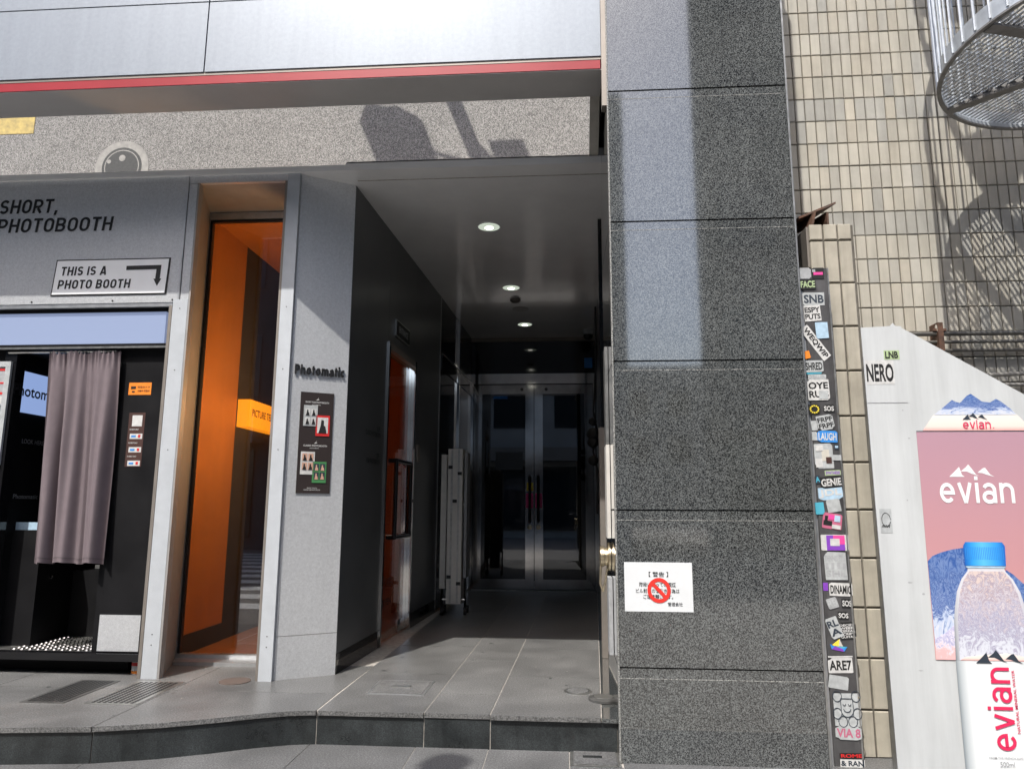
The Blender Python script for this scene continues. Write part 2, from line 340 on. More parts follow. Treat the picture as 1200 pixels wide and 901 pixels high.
# ------------------------------------------------------------------ ground
struct('road', MB().box(-60, 60, -70, 60, -.3, -.004), 'asphalt')
walk = structroot('pavement', (0, 3.4, 0))
part('pavement_bed', MB().box(-6.5, 3.6, 3.02, 3.76, -.2, -.003), 'grout', walk)
for a, b in ((-6.2, -5.4), (-5.396, -4.6), (-4.596, -3.8), (-3.796, -3.0), (-2.996, -2.2), (-2.196, -1.27), (-1.266, -.74), (-.736, -.382), (-.378, .01), (.26, .9), (.904, 1.6), (1.604, 2.4), (2.404, 3.2)):
    part('paving_slab', MB().box(a, b, 3.05, 3.755, -.05, 0), 'walk_stone', walk)
part('paving_slab', MB().box(.014, .256, 3.05, 3.52, -.05, 0), 'walk_stone', walk)
h = thing('access_hatch', 'square steel access hatch in the pavement at the foot of the granite pillar', 'hatch', (.13, 3.63, 0))
part('frame', MB().box(.014, .25, 3.524, 3.75, -.03, .001), 'steel', h); part('lid', MB().box(.032, .232, 3.54, 3.735, -.03, .004), 'walk_stone', h); part('plate', MB().box(.075, .165, 3.62, 3.655, 0, .006), 'chrome', h)

# platform: dark riser stones, lighter top stones
plat = structroot('platform', (-1, 4, 0))
def curve_front(x):   # front edge of the left-hand platform
    pts = [(-6.5, 3.24), (-3.2, 3.25), (-2.6, 3.30), (-2.17, 3.352), (-1.9, 3.435), (-1.69, 3.53), (-1.5, 3.63), (-1.35, 3.69), (-1.24, 3.705)]
    for (a, b), (c, d) in zip(pts, pts[1:]):
        if a <= x <= c: return b+(d-b)*(x-a)/(c-a)
    return 3.705
def front_poly(x0, x1, inset=0, n=14):
    return [(x0+(x1-x0)*i/n, curve_front(x0+(x1-x0)*i/n)+inset) for i in range(n+1)]
part('platform_core', MB().prism(front_poly(-6.5, -1.238, .016, 40)+[(-1.238, 3.722), (.245, 3.722), (.245, 4.3), (.42, 10.5), (-6.5, 10.5)], -.1, P-.0025), 'grout', plat)
tg = .005
# left top stones (front row follows the curved edge)
for x0, x1 in ((-6.5, -5.3), (-5.295, -4.25), (-4.245, -3.195), (-3.19, -2.172), (-2.167, -1.243)):
    part('top_stone', MB().prism(front_poly(x0, x1)+[(x1, 4.03), (x0, 4.03)], P-.022, P), 'floor_stone', plat)
    part('top_stone', MB().prism([(x0, 4.035), (x1, 4.035), (x1 if x1 < -1.3 else -1.225, 4.72), (x0, 4.72)], P-.022, P), 'floor_stone', plat)
    part('riser_stone', MB().prism(front_poly(x0, x1, .012)+[(x1, curve_front(x1)+.035), (x0, curve_front(x0)+.035)][0:2], -.05, P-.027), 'riser_stone', plat)
# corridor top stones: columns skewed with the corridor
def cx(i, y): return ((-1.238, -.703, -.375, .165, .245)[i])+(.012, .026, .032, .04, .04)[i]*(y-3.7)
rows = {0: (3.705, 4.536, 5.416, 6.3, 7.2, 8.1, 9.0), 1: (3.712, 4.085, 4.958, 5.85, 6.74, 7.63, 8.52, 9.0), 2: (3.70, 4.524, 5.391, 6.26, 7.13, 8.0, 9.0)}
for i, ys in rows.items():
    for a, b in zip(ys, ys[1:]):
        a2 = a+tg if a > 3.75 else a
        part('top_stone', MB().prism([(cx(i, a2)+tg, a2), (cx(i+1, a2), a2), (cx(i+1, b), b), (cx(i, b)+tg, b)], P-.022, P), 'floor_stone', plat)
for a, b in ((3.70, 4.12), (4.125, 6.3), (6.305, 9.0)):
    part('edge_stone', MB().prism([(cx(3, a)+tg, a), (cx(4, a), a), (cx(4, b), b), (cx(3, b)+tg, b)], P-.022, P-.002), 'granite_dark', plat)
part('wall_edge_stone', MB().prism([(-1.225, 4.05), (-1.222, 4.535), (-1.19, 9), (-1.30, 9), (-1.385, 4.48), (-1.30, 4.40)], P-.022, P-.003), 'floor_stone', plat)
for a, b in ((-1.238, -.703), (-.698, -.375), (-.37, .243)):
    part('riser_stone', MB().box(a, b, 3.718, 3.745, -.05, P-.027), 'riser_stone', plat)
gm = MB()
for k in range(46):
    gx, gy = random.uniform(-3.4, .1), random.uniform(3.5, 5.6)
    if gy < curve_front(gx)+.06 or (gx < -1.2 and gy > 4.2): continue
    rr = random.uniform(.006, .016); gm.add([(gx+rr*random.uniform(.6, 1.2)*math.cos(a*math.pi/4), gy+rr*random.uniform(.6, 1.2)*math.sin(a*math.pi/4), P+.0006) for a in range(8)], [tuple(range(8))])
part('gum_spots', gm, 'riser_stone', plat, kind='stuff')
gm = MB()
for k in range(30):
    gx, gy = random.uniform(-3.4, .1), random.uniform(3.4, 5.6)
    if gy < curve_front(gx)+.06 or (gx < -1.2 and gy > 4.2): continue
    rr = random.uniform(.002, .006); gm.add([(gx+rr*random.uniform(.6, 1.2)*math.cos(a*math.pi/4), gy+rr*random.uniform(.6, 1.2)*math.sin(a*math.pi/4), P+.0006) for a in range(8)], [tuple(range(8))])
part('litter_specks', gm, 'tile_pale', plat, kind='stuff')
# fittings in the platform
hh = thing('floor_hatch', 'square steel-rimmed access hatch let into the corridor floor', 'hatch', (-.93, 4.2, P))
part('frame', MB().prism([(-1.085, 4.045), (-.765, 4.03), (-.762, 4.35), (-1.085, 4.355)], P-.01, P+.003), 'silver_trim', hh)
part('lid', MB().prism([(-1.07, 4.06), (-.78, 4.048), (-.777, 4.335), (-1.07, 4.34)], P-.01, P+.005), 'floor_stone', hh)
part('handle', MB().prism([(-.97, 4.18), (-.87, 4.178), (-.87, 4.215), (-.97, 4.218)], P, P+.009), 'steel', hh)
for (gx0, gx1, m_, lab) in ((-2.805, -2.57, 'iron', 'dark perforated steel drain grate in front of the photo booth'), (-2.462, -2.185, 'steel', 'pale perforated steel drain grate at the foot of the silver post')):
    g = thing('drain_grate', lab, 'grate', ((gx0+gx1)/2, 3.95, P), 'drain grates before the shop')
    part('frame', MB().box(gx0, gx1, 3.715, 4.20, P-.01, P+.003), m_, g)
    mb = MB()
    for i in range(22):
        for j in range(8):
            xx = gx0+.02+(gx1-gx0-.04)*(j+.5)/8; yy = 3.735+.445*(i+.5)/22; mb.box(xx-.008, xx+.008, yy-.006, yy+.006, P, P+.0045)
    part('holes', mb, 'black_paint', g, kind='stuff')
one('cast_plate', MB().lathe((-1.912, 4.25, P), Z, [(.088, 0), (.088, .004), (.08, .005), (.02, .006)], 28), 'rust_plate', 'round rusty cast cap in the paving below the orange window', 'cast plate')
f1 = thing('floor_light', 'round floor light with bright rim set flush in the grey corridor stone', 'floor light', (.063, 4.197, P), 'round floor lights')
part('rim', MB().lathe((.063, 4.197, P), Z, [(.077, 0), (.077, .004), (.06, .005)], 28), 'steel', f1); part('lens', MB().lathe((.063, 4.197, P), Z, [(.058, .004), (.058, .007)], 28), 'walk_stone', f1)
f2 = thing('floor_light', 'dark round floor light standing proud at the pillar corner', 'floor light', (.194, 4.031, P), 'round floor lights')
part('rim', MB().lathe((.196, 4.031, P), Z, [(.08, 0), (.08, .012), (.06, .018)], 28), 'iron', f2); part('lens', MB().lathe((.196, 4.031, P), Z, [(.05, .016), (.05, .02)], 28), 'steel', f2)

# ------------------------------------------------------------------ building mass and corridor shell
struct('upper_building', MB().box(-7.5, 1.19, 3.66, 14, 3.75, 9.0), 'grey_soffit')
struct('ceiling', MB().prism([(-7.5, 4.245), (.30, 4.245), (.5, 10.2), (-7.5, 10.2)], 3.30, 3.40), 'ceiling_grey')
struct('right_wall', MB().prism([(.275, 4.36), (1.16, 4.36), (1.16, 10.2), (.44, 10.2)], 0, 3.76), 'wall_charcoal')
struct('back_wall', MB().box(-7.5, 1.2, 10.2, 10.4, 0, 3.76), 'room_dark')
struct('far_left_wall', MB().box(-7.5, -7.3, 4.3, 10.2, 0, 3.76), 'wall_charcoal')

# canopy
ca = thing('canopy', 'silver panelled canopy with a red band along its lower edge', 'canopy', (-3, 3.6, 3.53))
part('core', MB().box(-7.5, .225, 3.622, 3.66, 3.60, 8.9), 'black_paint', ca)
for x0, x1 in ((-7.5, -5.99), (-5.98, -4.01), (-4.0, -2.043), (-2.035, .216)):
    for z0, z1 in ((3.603, 4.045), (4.053, 4.9), (4.908, 5.8)):
        part('panel', MB().box(x0, x1, 3.6, 3.624, z0, z1), 'fascia_panel', ca)
part('drip_edge', MB().box(-7.5, .216, 3.606, 3.66, 3.585, 3.601), 'bronze_trim', ca)
part('red_band', MB().box(-7.5, .213, 3.608, 3.64, 3.532, 3.584), 'red_band', ca)
part('soffit', MB().box(-7.5, .222, 3.612, 3.872, 3.526, 3.531), 'grey_soffit', ca)
part('soffit_lip', MB().box(-7.5, .222, 3.855, 3.872, 3.531, 3.76), 'grey_soffit', ca)
part('end_trim', MB().box(.218, .243, 3.59, 3.66, 3.3, 8.9), 'bronze_trim', ca)
mi = thing('mirror_soffit', 'slanted mirror strip under the canopy reflecting the asphalt street', 'mirror', (-3, 4.1, 3.33))
t_ = .0025
part('mirror_pane', MB().add([(-7.5, 4.24, 3.335), (.17, 4.24, 3.335), (.17, 3.87, 3.705), (-7.5, 3.87, 3.705), (-7.5, 4.26, 3.355), (.17, 4.26, 3.355), (.17, 3.89, 3.725), (-7.5, 3.89, 3.725)], [(0, 1, 2, 3), (7, 6, 5, 4), (0, 4, 5, 1), (1, 5, 6, 2), (2, 6, 7, 3), (3, 7, 4, 0)]), 'mirror', mi)
part('end_panel', MB().add([(.172, 4.24, 3.335), (.228, 4.24, 3.335), (.228, 3.87, 3.705), (.172, 3.87, 3.705), (.172, 4.26, 3.355), (.228, 4.26, 3.355), (.228, 3.89, 3.725), (.172, 3.89, 3.725)], [(0, 1, 2, 3), (7, 6, 5, 4), (0, 4, 5, 1), (1, 5, 6, 2), (2, 6, 7, 3), (3, 7, 4, 0)]), 'tile_pale', mi)
part('lower_trim', MB().box(-1.39, .245, 4.222, 4.244, 3.288, 3.336), 'ceiling_grey', mi)
part('ceiling_joint', MB().box(-1.36, .25, 4.395, 4.401, 3.296, 3.2995), 'grout', mi)

# ------------------------------------------------------------------ shopfront (silver panels, recessed window, angled return)
sf = thing('shopfront', 'silver metal photo booth shopfront with recessed orange window and angled return', 'shopfront', (-2.4, 4.27, P))
part('upper_panel', MB().box(-7.3, -2.466, 4.27, 4.30, 2.445, 3.352), 'silver_panel', sf)
part('upper_panel_edge', MB().box(-2.464, -2.453, 4.265, 4.31, 2.2, 3.352), 'silver_trim', sf)
part('lower_rail', MB().box(-7.3, -2.50, 4.274, 4.33, 2.418, 2.444), 'silver_trim', sf)
for sx in (-3.85, -3.45, -2.9, -2.5):
    part('screw', MB().lathe((sx, 4.27, 2.46), -Y, [(.006, 0), (.006, .003), (.003, .004)], 8), 'black_paint', sf)
    part('screw', MB().lathe((sx, 4.27, 3.335), -Y, [(.006, 0), (.006, .003), (.003, .004)], 8), 'black_paint', sf)
for i, (tx, x0, x1, z0, z1) in enumerate((('SHORT,', -3.757, -3.35, 3.072, 3.170), ('PHOTOBOOTH', -3.757, -2.957, 2.938, 3.036))):
    letters('lettering', tx, (x0, 4.2685, z0), X, Z, x1-x0, z1-z0, 'black_paint', sf, .17, .1)
# posts
for nm, a0, a1, z1 in (('post', -2.49, -2.392, 2.46), ('post', -1.783, -1.702, 3.352)):
    part(nm, MB().box(a0, a1, 4.262, 4.30, P, z1), 'white_post', sf)
    for zz in (.35, .41, 1.5, 2.0, 2.4): part('screw', MB().lathe(((a0+a1)/2, 4.262, zz), -Y, [(.0034, 0), (.0034, .002), (.0015, .003)], 8), 'iron', sf)
part('post_edge', MB().box(-2.512, -2.492, 4.26, 4.34, P, 2.42), 'bronze_trim', sf)
part('post_edge', MB().box(-2.391, -2.378, 4.263, 4.31, P, 3.25), 'jamb_metal', sf)
part('post_edge', MB().box(-1.80, -1.785, 4.264, 4.75, P, 3.25), 'bronze_trim', sf)
part('upper_post', MB().box(-2.45, -2.392, 4.272, 4.30, 2.462, 3.25), 'silver_panel', sf)
part('header_panel', MB().box(-2.451, -1.785, 4.27, 4.30, 3.252, 3.352), 'silver_panel', sf)
part('left_jamb', MB().prism([(-2.391, 4.31), (-2.55, 4.75), (-2.59, 4.75), (-2.43, 4.31)], P, 3.3), 'jamb_metal', sf)
part('reveal_soffit', MB().prism([(-2.40, 4.302), (-1.80, 4.302), (-1.80, 4.76), (-2.57, 4.76)], 3.252, 3.292), 'jamb_metal', sf)
part('sill', MB().prism([(-2.50, 4.63), (-1.80, 4.63), (-1.80, 4.744), (-2.545, 4.744)], P, .182), 'silver_trim', sf)
wf = part('window_frame', MB().box(-2.575, -2.545, 4.745, 4.80, .161, 3.25).box(-1.815, -1.79, 4.745, 4.80, .161, 3.25).box(-2.545, -1.815, 4.745, 4.80, 3.20, 3.25).box(-2.545, -1.815, 4.745, 4.80, .161, .205), 'silver_trim', sf)
part('gasket', MB().box(-2.544, -2.528, 4.755, 4.79, .206, 3.199).box(-2.527, -1.816, 4.755, 4.79, 3.185, 3.199), 'black_paint', wf)
part('pane', MB().box(-2.526, -1.816, 4.77, 4.776, .206, 3.184), 'window_glass', wf)
# angled return panel
A0, A1 = Vector((-1.70, 4.288, 0)), Vector((-1.392, 4.470, 0)); AU = (A1-A0).normalized(); AN = Vector((AU.y, -AU.x, 0)); AL = (A1-A0).length
part('angled_panel', MB().slab(A0, AU, Z, AN, [(0, .405), (AL, .405), (AL, 3.33), (0, 3.352)], -.03), 'silver_panel', sf)
part('angled_skirting', MB().slab(A0, AU, Z, AN, [(0, P), (AL, P), (AL, .402), (0, .402)], -.03), 'silver_panel', sf)
letters('raised_lettering', 'Photomatic', A0+AU*.022+AN*.002+Z*1.976, AU, Z, .315, .062, 'black_paint', sf, .20, 0, .012, .12)
# poster board on the angled panel
po = thing('poster_board', 'dark brown poster with four small photo strips on the angled silver panel', 'poster', A0+AU*.16+Z*1.24)
pb0 = A0+AU*.068+AN*.001+Z*1.238
part('board', rect(pb0, AU, Z, AN, 0, .205, 0, .628, .006), 'p_poster', po)
q0 = pb0+AN*.0075
def card(a, b, w, h_, mname, photos):
    c = part('photo_card', rect(q0, AU, Z, AN, a, a+w, b, b+h_, .002), mname, po)
    for (u0, v0, u1, v1, pm) in photos:
        part('photo', rect(q0+AN*.0022, AU, Z, AN, a+w*u0, a+w*u1, b+h_*v0, b+h_*v1, .001), pm, c)
        cxm = a+w*(u0+u1)/2; ww = w*(u1-u0); hh_ = h_*(v1-v0); bb = b+h_*v0
        part('portrait', MB().slab(q0+AN*.0036, AU, Z, AN, [(cxm-ww*.36, bb), (cxm+ww*.38, bb), (cxm+ww*.26, bb+hh_*.42), (cxm+ww*.1, bb+hh_*.5), (cxm+ww*.1, bb+hh_*.8), (cxm-ww*.14, bb+hh_*.85), (cxm-ww*.2, bb+hh_*.45)], .0006), 'p_black' if pm != 'p_navy' else 'p_skin', c)
card(.022, .415, .085, .13, 'p_lgrey', [(.1, .08, .46, .4, 'p_white'), (.54, .08, .9, .4, 'p_white'), (.1, .5, .46, .84, 'p_white'), (.54, .5, .9, .84, 'p_white')])
card(.10, .355, .085, .13, 'p_red', [(.1, .14, .88, .9, 'p_white')])
card(.018, .115, .085, .14, 'p_white', [(.1, .2, .47, .52, 'p_skin'), (.53, .2, .9, .52, 'p_skin'), (.1, .6, .47, .92, 'p_skin'), (.53, .6, .9, .92, 'p_skin')])
card(.092, .065, .085, .13, 'p_green', [(.12, .16, .46, .5, 'p_navy'), (.54, .16, .9, .5, 'p_navy'), (.12, .58, .46, .9, 'p_navy'), (.54, .58, .9, .9, 'p_navy')])
for tx, a, b, w, h_ in (('SHORT FILM PHOTOBOOTH', .03, .560, .145, .011), ('PHOTOMATIC', .07, .546, .055, .006), ('CLASSIC PHOTOBOOTH', .03, .288, .145, .011), ('PHOTOMATIC', .07, .275, .055, .006), ('SHORT PHOTO', .065, .030, .06, .006), ('CHOOSE YOUR PHOTO BOOTH', .045, .018, .10, .007)):
    text('caption', tx, q0+AU*a+Z*b, AU, Z, w, h_, 'p_white', po, bold=.02)
for b in (.578, .306):
    part('emblem', MB().slab(q0, AU, Z, AN, [(.09, b), (.1, b+.004), (.112, b+.02), (.106, b+.008), (.116, b+.006), (.104, b+.001)], .001), 'p_white', po)

# sign: THIS IS A PHOTO BOOTH
sg = thing('photo_booth_sign', 'white slanted sign reading THIS IS A PHOTO BOOTH with a bent arrow', 'sign', (-2.92, 4.268, 2.49))
so_ = Vector((0, 4.2685, 0))
def quadp(pts, mname, nm, t=.003, off=0., par=sg): return part(nm, MB().slab(so_-Y*off, X, Z, -Y, pts, t), mname, par)
quadp([(-3.325, 2.497), (-2.545, 2.497), (-2.532, 2.742), (-3.308, 2.742)], 'p_black', 'border')
quadp([(-3.315, 2.506), (-2.554, 2.506), (-2.542, 2.733), (-3.299, 2.733)], 'sign_white', 'face', off=.0035)
letters('lettering', 'THIS IS A', (-3.268, 4.2612, 2.632), X, Z, .31, .060, 'p_black', sg, .19, .1)
letters('lettering', 'PHOTO BOOTH', (-3.28, 4.2612, 2.542), X, Z, .49, .060, 'p_black', sg, .19, .1)
quadp([(-2.823, 2.662), (-2.823, 2.69), (-2.588, 2.692), (-2.592, 2.60), (-2.582, 2.60), (-2.607, 2.552), (-2.634, 2.60), (-2.622, 2.60), (-2.619, 2.664)], 'p_black', 'arrow', .001, .0072)

# ------------------------------------------------------------------ photo booth
bo = thing('photo_booth', 'black walk-in photo booth with mauve curtain and lit blue-white header', 'photo booth', (-3.1, 4.5, P))
lbx = part('light_header', MB().box(-7.2, -2.552, 4.305, 4.34, 2.185, 2.392), 'lightbox', bo, 'glowing blue-white light panel above the curtain')
part('header_frame', MB().box(-7.2, -2.515, 4.30, 4.40, 2.394, 2.417).box(-7.2, -2.515, 4.298, 4.40, 2.150, 2.183), 'black_booth', bo)
part('header_bead', MB().box(-7.2, -2.52, 4.292, 4.297, 2.152, 2.165), 'steel', bo)
part('side_panel', MB().box(-2.862, -2.52, 4.345, 4.375, .29, 2.149), 'black_booth', bo)
part('panel_edge', MB().box(-2.878, -2.864, 4.378, 4.80, .29, 2.149), 'black_gloss', bo)
part('kick_plate', MB().box(-2.825, -2.565, 4.339, 4.344, .295, .505), 'silver_panel', bo, 'pale silver kick plate at the foot of the black side panel')
part('base_rail', MB().box(-7.2, -2.52, 4.30, 4.36, .245, .288), 'black_gloss', bo)
part('plinth', MB().box(-7.2, -2.68, 4.44, 4.9, P, .245), 'black_booth', bo)
part('left_column', MB().box(-3.625, -3.545, 4.32, 4.40, .29, 2.149), 'black_gloss', bo)
part('outer_wall', MB().box(-7.2, -3.626, 4.345, 4.375, .29, 2.149), 'black_booth', bo)
part('inner_wall', MB().box(-3.60, -3.56, 4.401, 5.5, .29, 2.149), 'black_booth', bo)
part('rear_wall', MB().box(-3.66, -2.64, 5.3, 5.34, .29, 2.149), 'black_booth', bo)
part('booth_ceiling', MB().box(-3.66, -2.64, 4.41, 5.34, 2.15, 2.18), 'black_booth', bo)
part('right_inner_wall', MB().box(-2.67, -2.64, 4.38, 5.299, .29, 2.149), 'black_booth', bo)
part('console', MB().box(-3.60, -3.36, 4.48, 5.29, .29, 1.0), 'black_booth', bo)
part('seat_back', MB().box(-3.359, -3.0, 4.82, 5.28, .29, .72), 'black_booth', bo)
# chequer plate floor
fl = part('chequer_floor', MB().box(-3.61, -2.68, 4.362, 5.298, .25, .289), 'steel', bo)
mb = MB(); k = 0
for i in range(30):
    for j in range(22):
        xx = -3.4+i*.026+(.013 if j % 2 else 0); yy = 4.375+j*.021
        if xx > -2.89 or yy > 4.8: continue
        a = math.radians(45 if (i+j) % 2 else -45); u = Vector((math.cos(a), math.sin(a), 0))*.012; w = Vector((-math.sin(a), math.cos(a), 0))*.0042; c = Vector((xx, yy, .289))
        mb.add([c-u, c-w, c+u, c+w, c+Z*.003-u*.4, c+Z*.003+u*.4], [(0, 1, 4), (1, 2, 5, 4), (2, 3, 5), (3, 0, 4, 5)])
part('tread_lugs', mb, 'chrome', fl, kind='stuff')
# curtain
def cur(s, t):
    # s across, t down: pleated at the top, loosening into a few deep folds
    x0, x1 = -3.318+.05*t, -2.826+.03*t
    ph = s*24+2.2*math.sin(s*5.1)+.5*math.sin(2.5*t+s*4)
    fold = .034*math.sin(ph)+.012*math.sin(s*47+1.3+1.5*t)+.010*math.sin(s*9-3*t)
    pin = .010*math.sin(s*110)
    amt = .3+.7*min(1, t*2.2); zz = 2.128-1.318*t-.008*math.sin(ph)*t
    hang = .0 if t > .03 else (.010*math.sin(s*130+1))
    return (x0+(x1-x0)*(s+.012*math.sin(ph+1.2)), 4.298+fold*amt+pin*max(0, 1-t*10), zz+hang)
ct = part('curtain', MB().grid(150, 44, cur), 'curtain', bo, 'mauve satin curtain hanging in folds to knee height')
part('hem', MB().grid(150, 1, lambda s, t: tuple(Vector(cur(s, .975+.006*t))-Vector((0, .0015, 0)))), 'curtain_hem', ct)
part('curtain_rod', MB().tube((-3.6, 4.315, 2.135), (-2.87, 4.315, 2.135), .008), 'steel', bo)
# things on booth panels
sp_ = Vector((0, 4.3445, 0))
def sticker(par, nm, x0, x1, z0, z1, m_, off=0., lab=None): return part(nm, rect(Vector((0, 4.3448-off, 0)), X, Z, -Y, x0, x1, z0, z1, .001), m_, par, lab)
wl = sticker(bo, 'warning_sticker', -2.782, -2.632, 1.857, 1.936, 'p_orange', 0, 'orange camera-warning sticker')
sticker(wl, 'camera_icon', -2.767, -2.735, 1.895, 1.912, 'p_black', .0012); sticker(wl, 'camera_icon', -2.758, -2.74, 1.872, 1.882, 'p_black', .0012)
text('caption', '防犯カメラ', (-2.722, 4.3424, 1.9), X, Z, .08, .014, 'p_black', wl, bold=.01); text('caption', '作動中 録画中', (-2.722, 4.3424, 1.875), X, Z, .08, .014, 'p_black', wl, bold=.01)
ql = sticker(bo, 'payment_label', -2.762, -2.655, 1.40, 1.742, 'p_brown', 0, 'tall dark red payment notice with white boxes')
sticker(ql, 'white_square', -2.738, -2.672, 1.655, 1.725, 'p_white', .0012)
for zz in (1.575, 1.49, 1.405): sticker(ql, 'white_box', -2.745, -2.663, zz, zz+.033, 'p_white', .0012); sticker(ql, 'logo_blot', -2.69, -2.675, zz+.008, zz+.026, 'p_red', .0024); sticker(ql, 'logo_blot', -2.735, -2.705, zz+.01, zz+.022, 'p_blue', .0024)
for zz in (1.63, 1.545, 1.46): text('caption', 'PAYMENT ONLY', (-2.75, 4.3424, zz), X, Z, .06, .009, 'p_white', ql, bold=.02)
# inside screen and panels on the inner wall (faces +x)
iw = Vector((-3.558, 0, 0))
sc_ = part('screen', rect(iw, Y, Z, X, 4.402, 4.90, 1.76, 2.03, .012), 'screen_lit', bo, 'lit pale blue screen reading Photomatic')
text('screen_text', 'Photomatic', iw+X*.0135+Y*4.32+Z*1.865, Y, Z, .47, .075, 'p_black', sc_, bold=.02)
text('caption', 'LOOK HERE', iw+X*.003+Y*4.46+Z*1.56, Y, Z, .2, .03, 'p_grey', bo, bold=.005)
text('caption', 'Photomatic', iw+X*.003+Y*4.44+Z*1.2, Y, Z, .22, .03, 'p_grey', bo, bold=.005)
part('tray', MB().box(-3.58, -3.40, 4.50, 4.72, 1.001, 1.012).box(-3.58, -3.40, 4.50, 4.505, 1.012, 1.05), 'p_ltblue', bo)
part('coin_slot', MB().lathe((-3.36, 4.6, .70), X, [(.016, 0), (.016, .01), (.008, .014)], 12), 'chrome', bo)
part('door_latch', MB().box(-3.2, -3.12, 4.81, 4.819, .735, .76), 'steel', bo)
# framed poster left of the column
fp = thing('framed_poster', 'white framed poster hung on the booth wall at the picture edge', 'poster', (-3.8, 4.33, 1.4))
part('frame', MB().box(-4.25, -3.566, 4.300, 4.318, 2.04, 2.075).box(-4.25, -3.566, 4.300, 4.318, 1.41, 1.44).box(-3.60, -3.566, 4.3005, 4.3175, 1.44, 2.04).box(-4.25, -4.215, 4.3005, 4.3175, 1.44, 2.04), 'p_lgrey', fp)
part('print', MB().box(-4.215, -3.60, 4.31, 4.318, 1.44, 2.04), 'p_grey', fp)
for i, (z0, z1, m_) in enumerate(((2.015, 2.03, 'p_red'), (1.93, 1.94, 'p_red'), (1.86, 1.875, 'p_red'), (1.8, 1.85, 'p_white'), (1.74, 1.79, 'p_navy'), (1.67, 1.72, 'p_blue'), (1.5, 1.6, 'p_brown'))):
    part('print_block', MB().box(-4.2, -3.605, 4.3085, 4.3098, z0, z1), m_, fp)
part('backing', MB().box(-4.22, -3.62, 4.3185, 4.344, 1.43, 2.05), 'black_booth', fp)
cn = thing('tin_can', 'small white can with a red label under the booth edge', 'can', (-2.585, 4.38, P))
part('body', MB().lathe((-2.585, 4.385, P), Z, [(.03, 0), (.033, .005), (.033, .085), (.028, .095)], 16), 'white_paper', cn)
part('label_band', MB().lathe((-2.585, 4.385, P), Z, [(.0337, .05), (.0337, .07)], 16), 'p_red', cn); part('label_band', MB().lathe((-2.585, 4.385, P), Z, [(.0337, .006), (.0337, .022)], 16), 'p_orange', cn)

# ------------------------------------------------------------------ orange room behind the window
rm = structroot('orange_room', (-2, 6, P))
part('room_floor', MB().box(-3.2, -1.46, 4.80, 8.6, P-.02, P+.001), 'room_floor', rm)
part('room_ceiling', MB().box(-3.2, -1.46, 4.81, 8.6, 3.27, 3.298), 'orange_wall', rm)
part('orange_wall', MB().box(-2.635, -2.60, 4.81, 5.48, P, 3.27), 'orange_wall', rm)
part('skirting', MB().box(-2.60, -2.592, 4.82, 5.48, P, .29), 'room_dark', rm)
part('dark_wall', MB().box(-2.635, -2.60, 5.481, 8.6, P, 3.27), 'room_dark', rm)
part('room_back', MB().box(-3.2, -1.30, 8.6, 8.65, P, 3.27), 'room_dark', rm)
part('orange_partition', MB().box(-2.25, -1.42, 6.6, 6.66, P, 3.27), 'orange_wall', rm)
part('spill_blocker', MB().box(-1.76, -1.46, 5.25, 5.29, P, 3.27), 'orange_wall', rm)  # unseen partition added to keep the fill light from spilling out the side door
ls = thing('light_sign', 'glowing orange strip sign seen through the tall window', 'sign', (-2.54, 5.9, 1.75))
part('lit_face', MB().box(-2.599, -2.50, 5.50, 6.65, 1.78, 2.0), 'orange_sign', ls)
text('lettering', 'PICTURE TELLS A STORY', Vector((-2.498, 5.55, 1.87)), Y, Z, .75, .06, 'p_brown', ls, bold=.015)
rl = thing('room_downlight', 'warm downlight in the orange ceiling behind the window', 'downlight', (-2.05, 5.25, 3.26))
part('lens', MB().lathe((-2.05, 5.25, 3.269), -Z, [(.06, 0), (.06, .004)], 20), 'lamp_warm', rl); part('rim', MB().lathe((-2.05, 5.25, 3.27), -Z, [(.08, 0), (.078, .003), (.062, .003)], 20), 'orange_wall', rl)
ld = bpy.data.lights.new('room_fill_light', 'POINT'); ld.energy = 30; ld.color = (1, .62, .28); ld.shadow_soft_size = .06  # unseen fill light added mid-room, below the downlight, to light the walls evenly
lo = bpy.data.objects.new('room_fill_light', ld); COL.objects.link(lo); lo.parent = rl; lo.location = (.33, -.22, -1.4)

# ------------------------------------------------------------------ corridor left wall with glass side door
WU = Vector((.135, 2.626, 0)).normalized(); WN = Vector((WU.y, -WU.x, 0)); W0 = Vector((-1.39, 4.474, 0))
lw = thing('corridor_wall', 'charcoal metal panel wall along the left of the entrance passage', 'wall', W0)
def wall_slab(nm, a0, a1, z0, z1, m_, t=-.06, off=0., par=None, lab=None):
    return part(nm, MB().slab(W0+WN*off, WU, Z, WN, [(a0, z0), (a1, z0), (a1, z1), (a0, z1)], t), m_, par or lw, lab)
D0, D1, DZ = .84, 1.66, 2.415
wall_slab('wall_panel', 0, D0-.002, .28, 3.298, 'wall_charcoal'); wall_slab('wall_panel', D1+.002, 2.60, .28, 3.298, 'wall_charcoal'); wall_slab('wall_panel', D0, D1, DZ+.002, 3.298, 'wall_charcoal')
wall_slab('skirting', 0, D0-.002, P, .278, 'black_gloss', -.05, .002); wall_slab('skirting', D1+.002, 2.60, P, .278, 'black_gloss', -.05, .002)
wall_slab('end_trim', 2.602, 2.63, P, 3.298, 'steel', -.07, .004)
dr = thing('side_door', 'narrow glass door with tall black handle in the charcoal passage wall', 'door', W0+WU*1.25+Z*P)
wall_slab('frame', D0, D0+.035, P, DZ, 'chrome', -.1, .012, dr); wall_slab('frame', D1-.035, D1, P, DZ, 'chrome', -.1, .012, dr); wall_slab('frame', D0+.036, D1-.036, DZ-.05, DZ, 'bronze_trim', -.1, .010, dr)
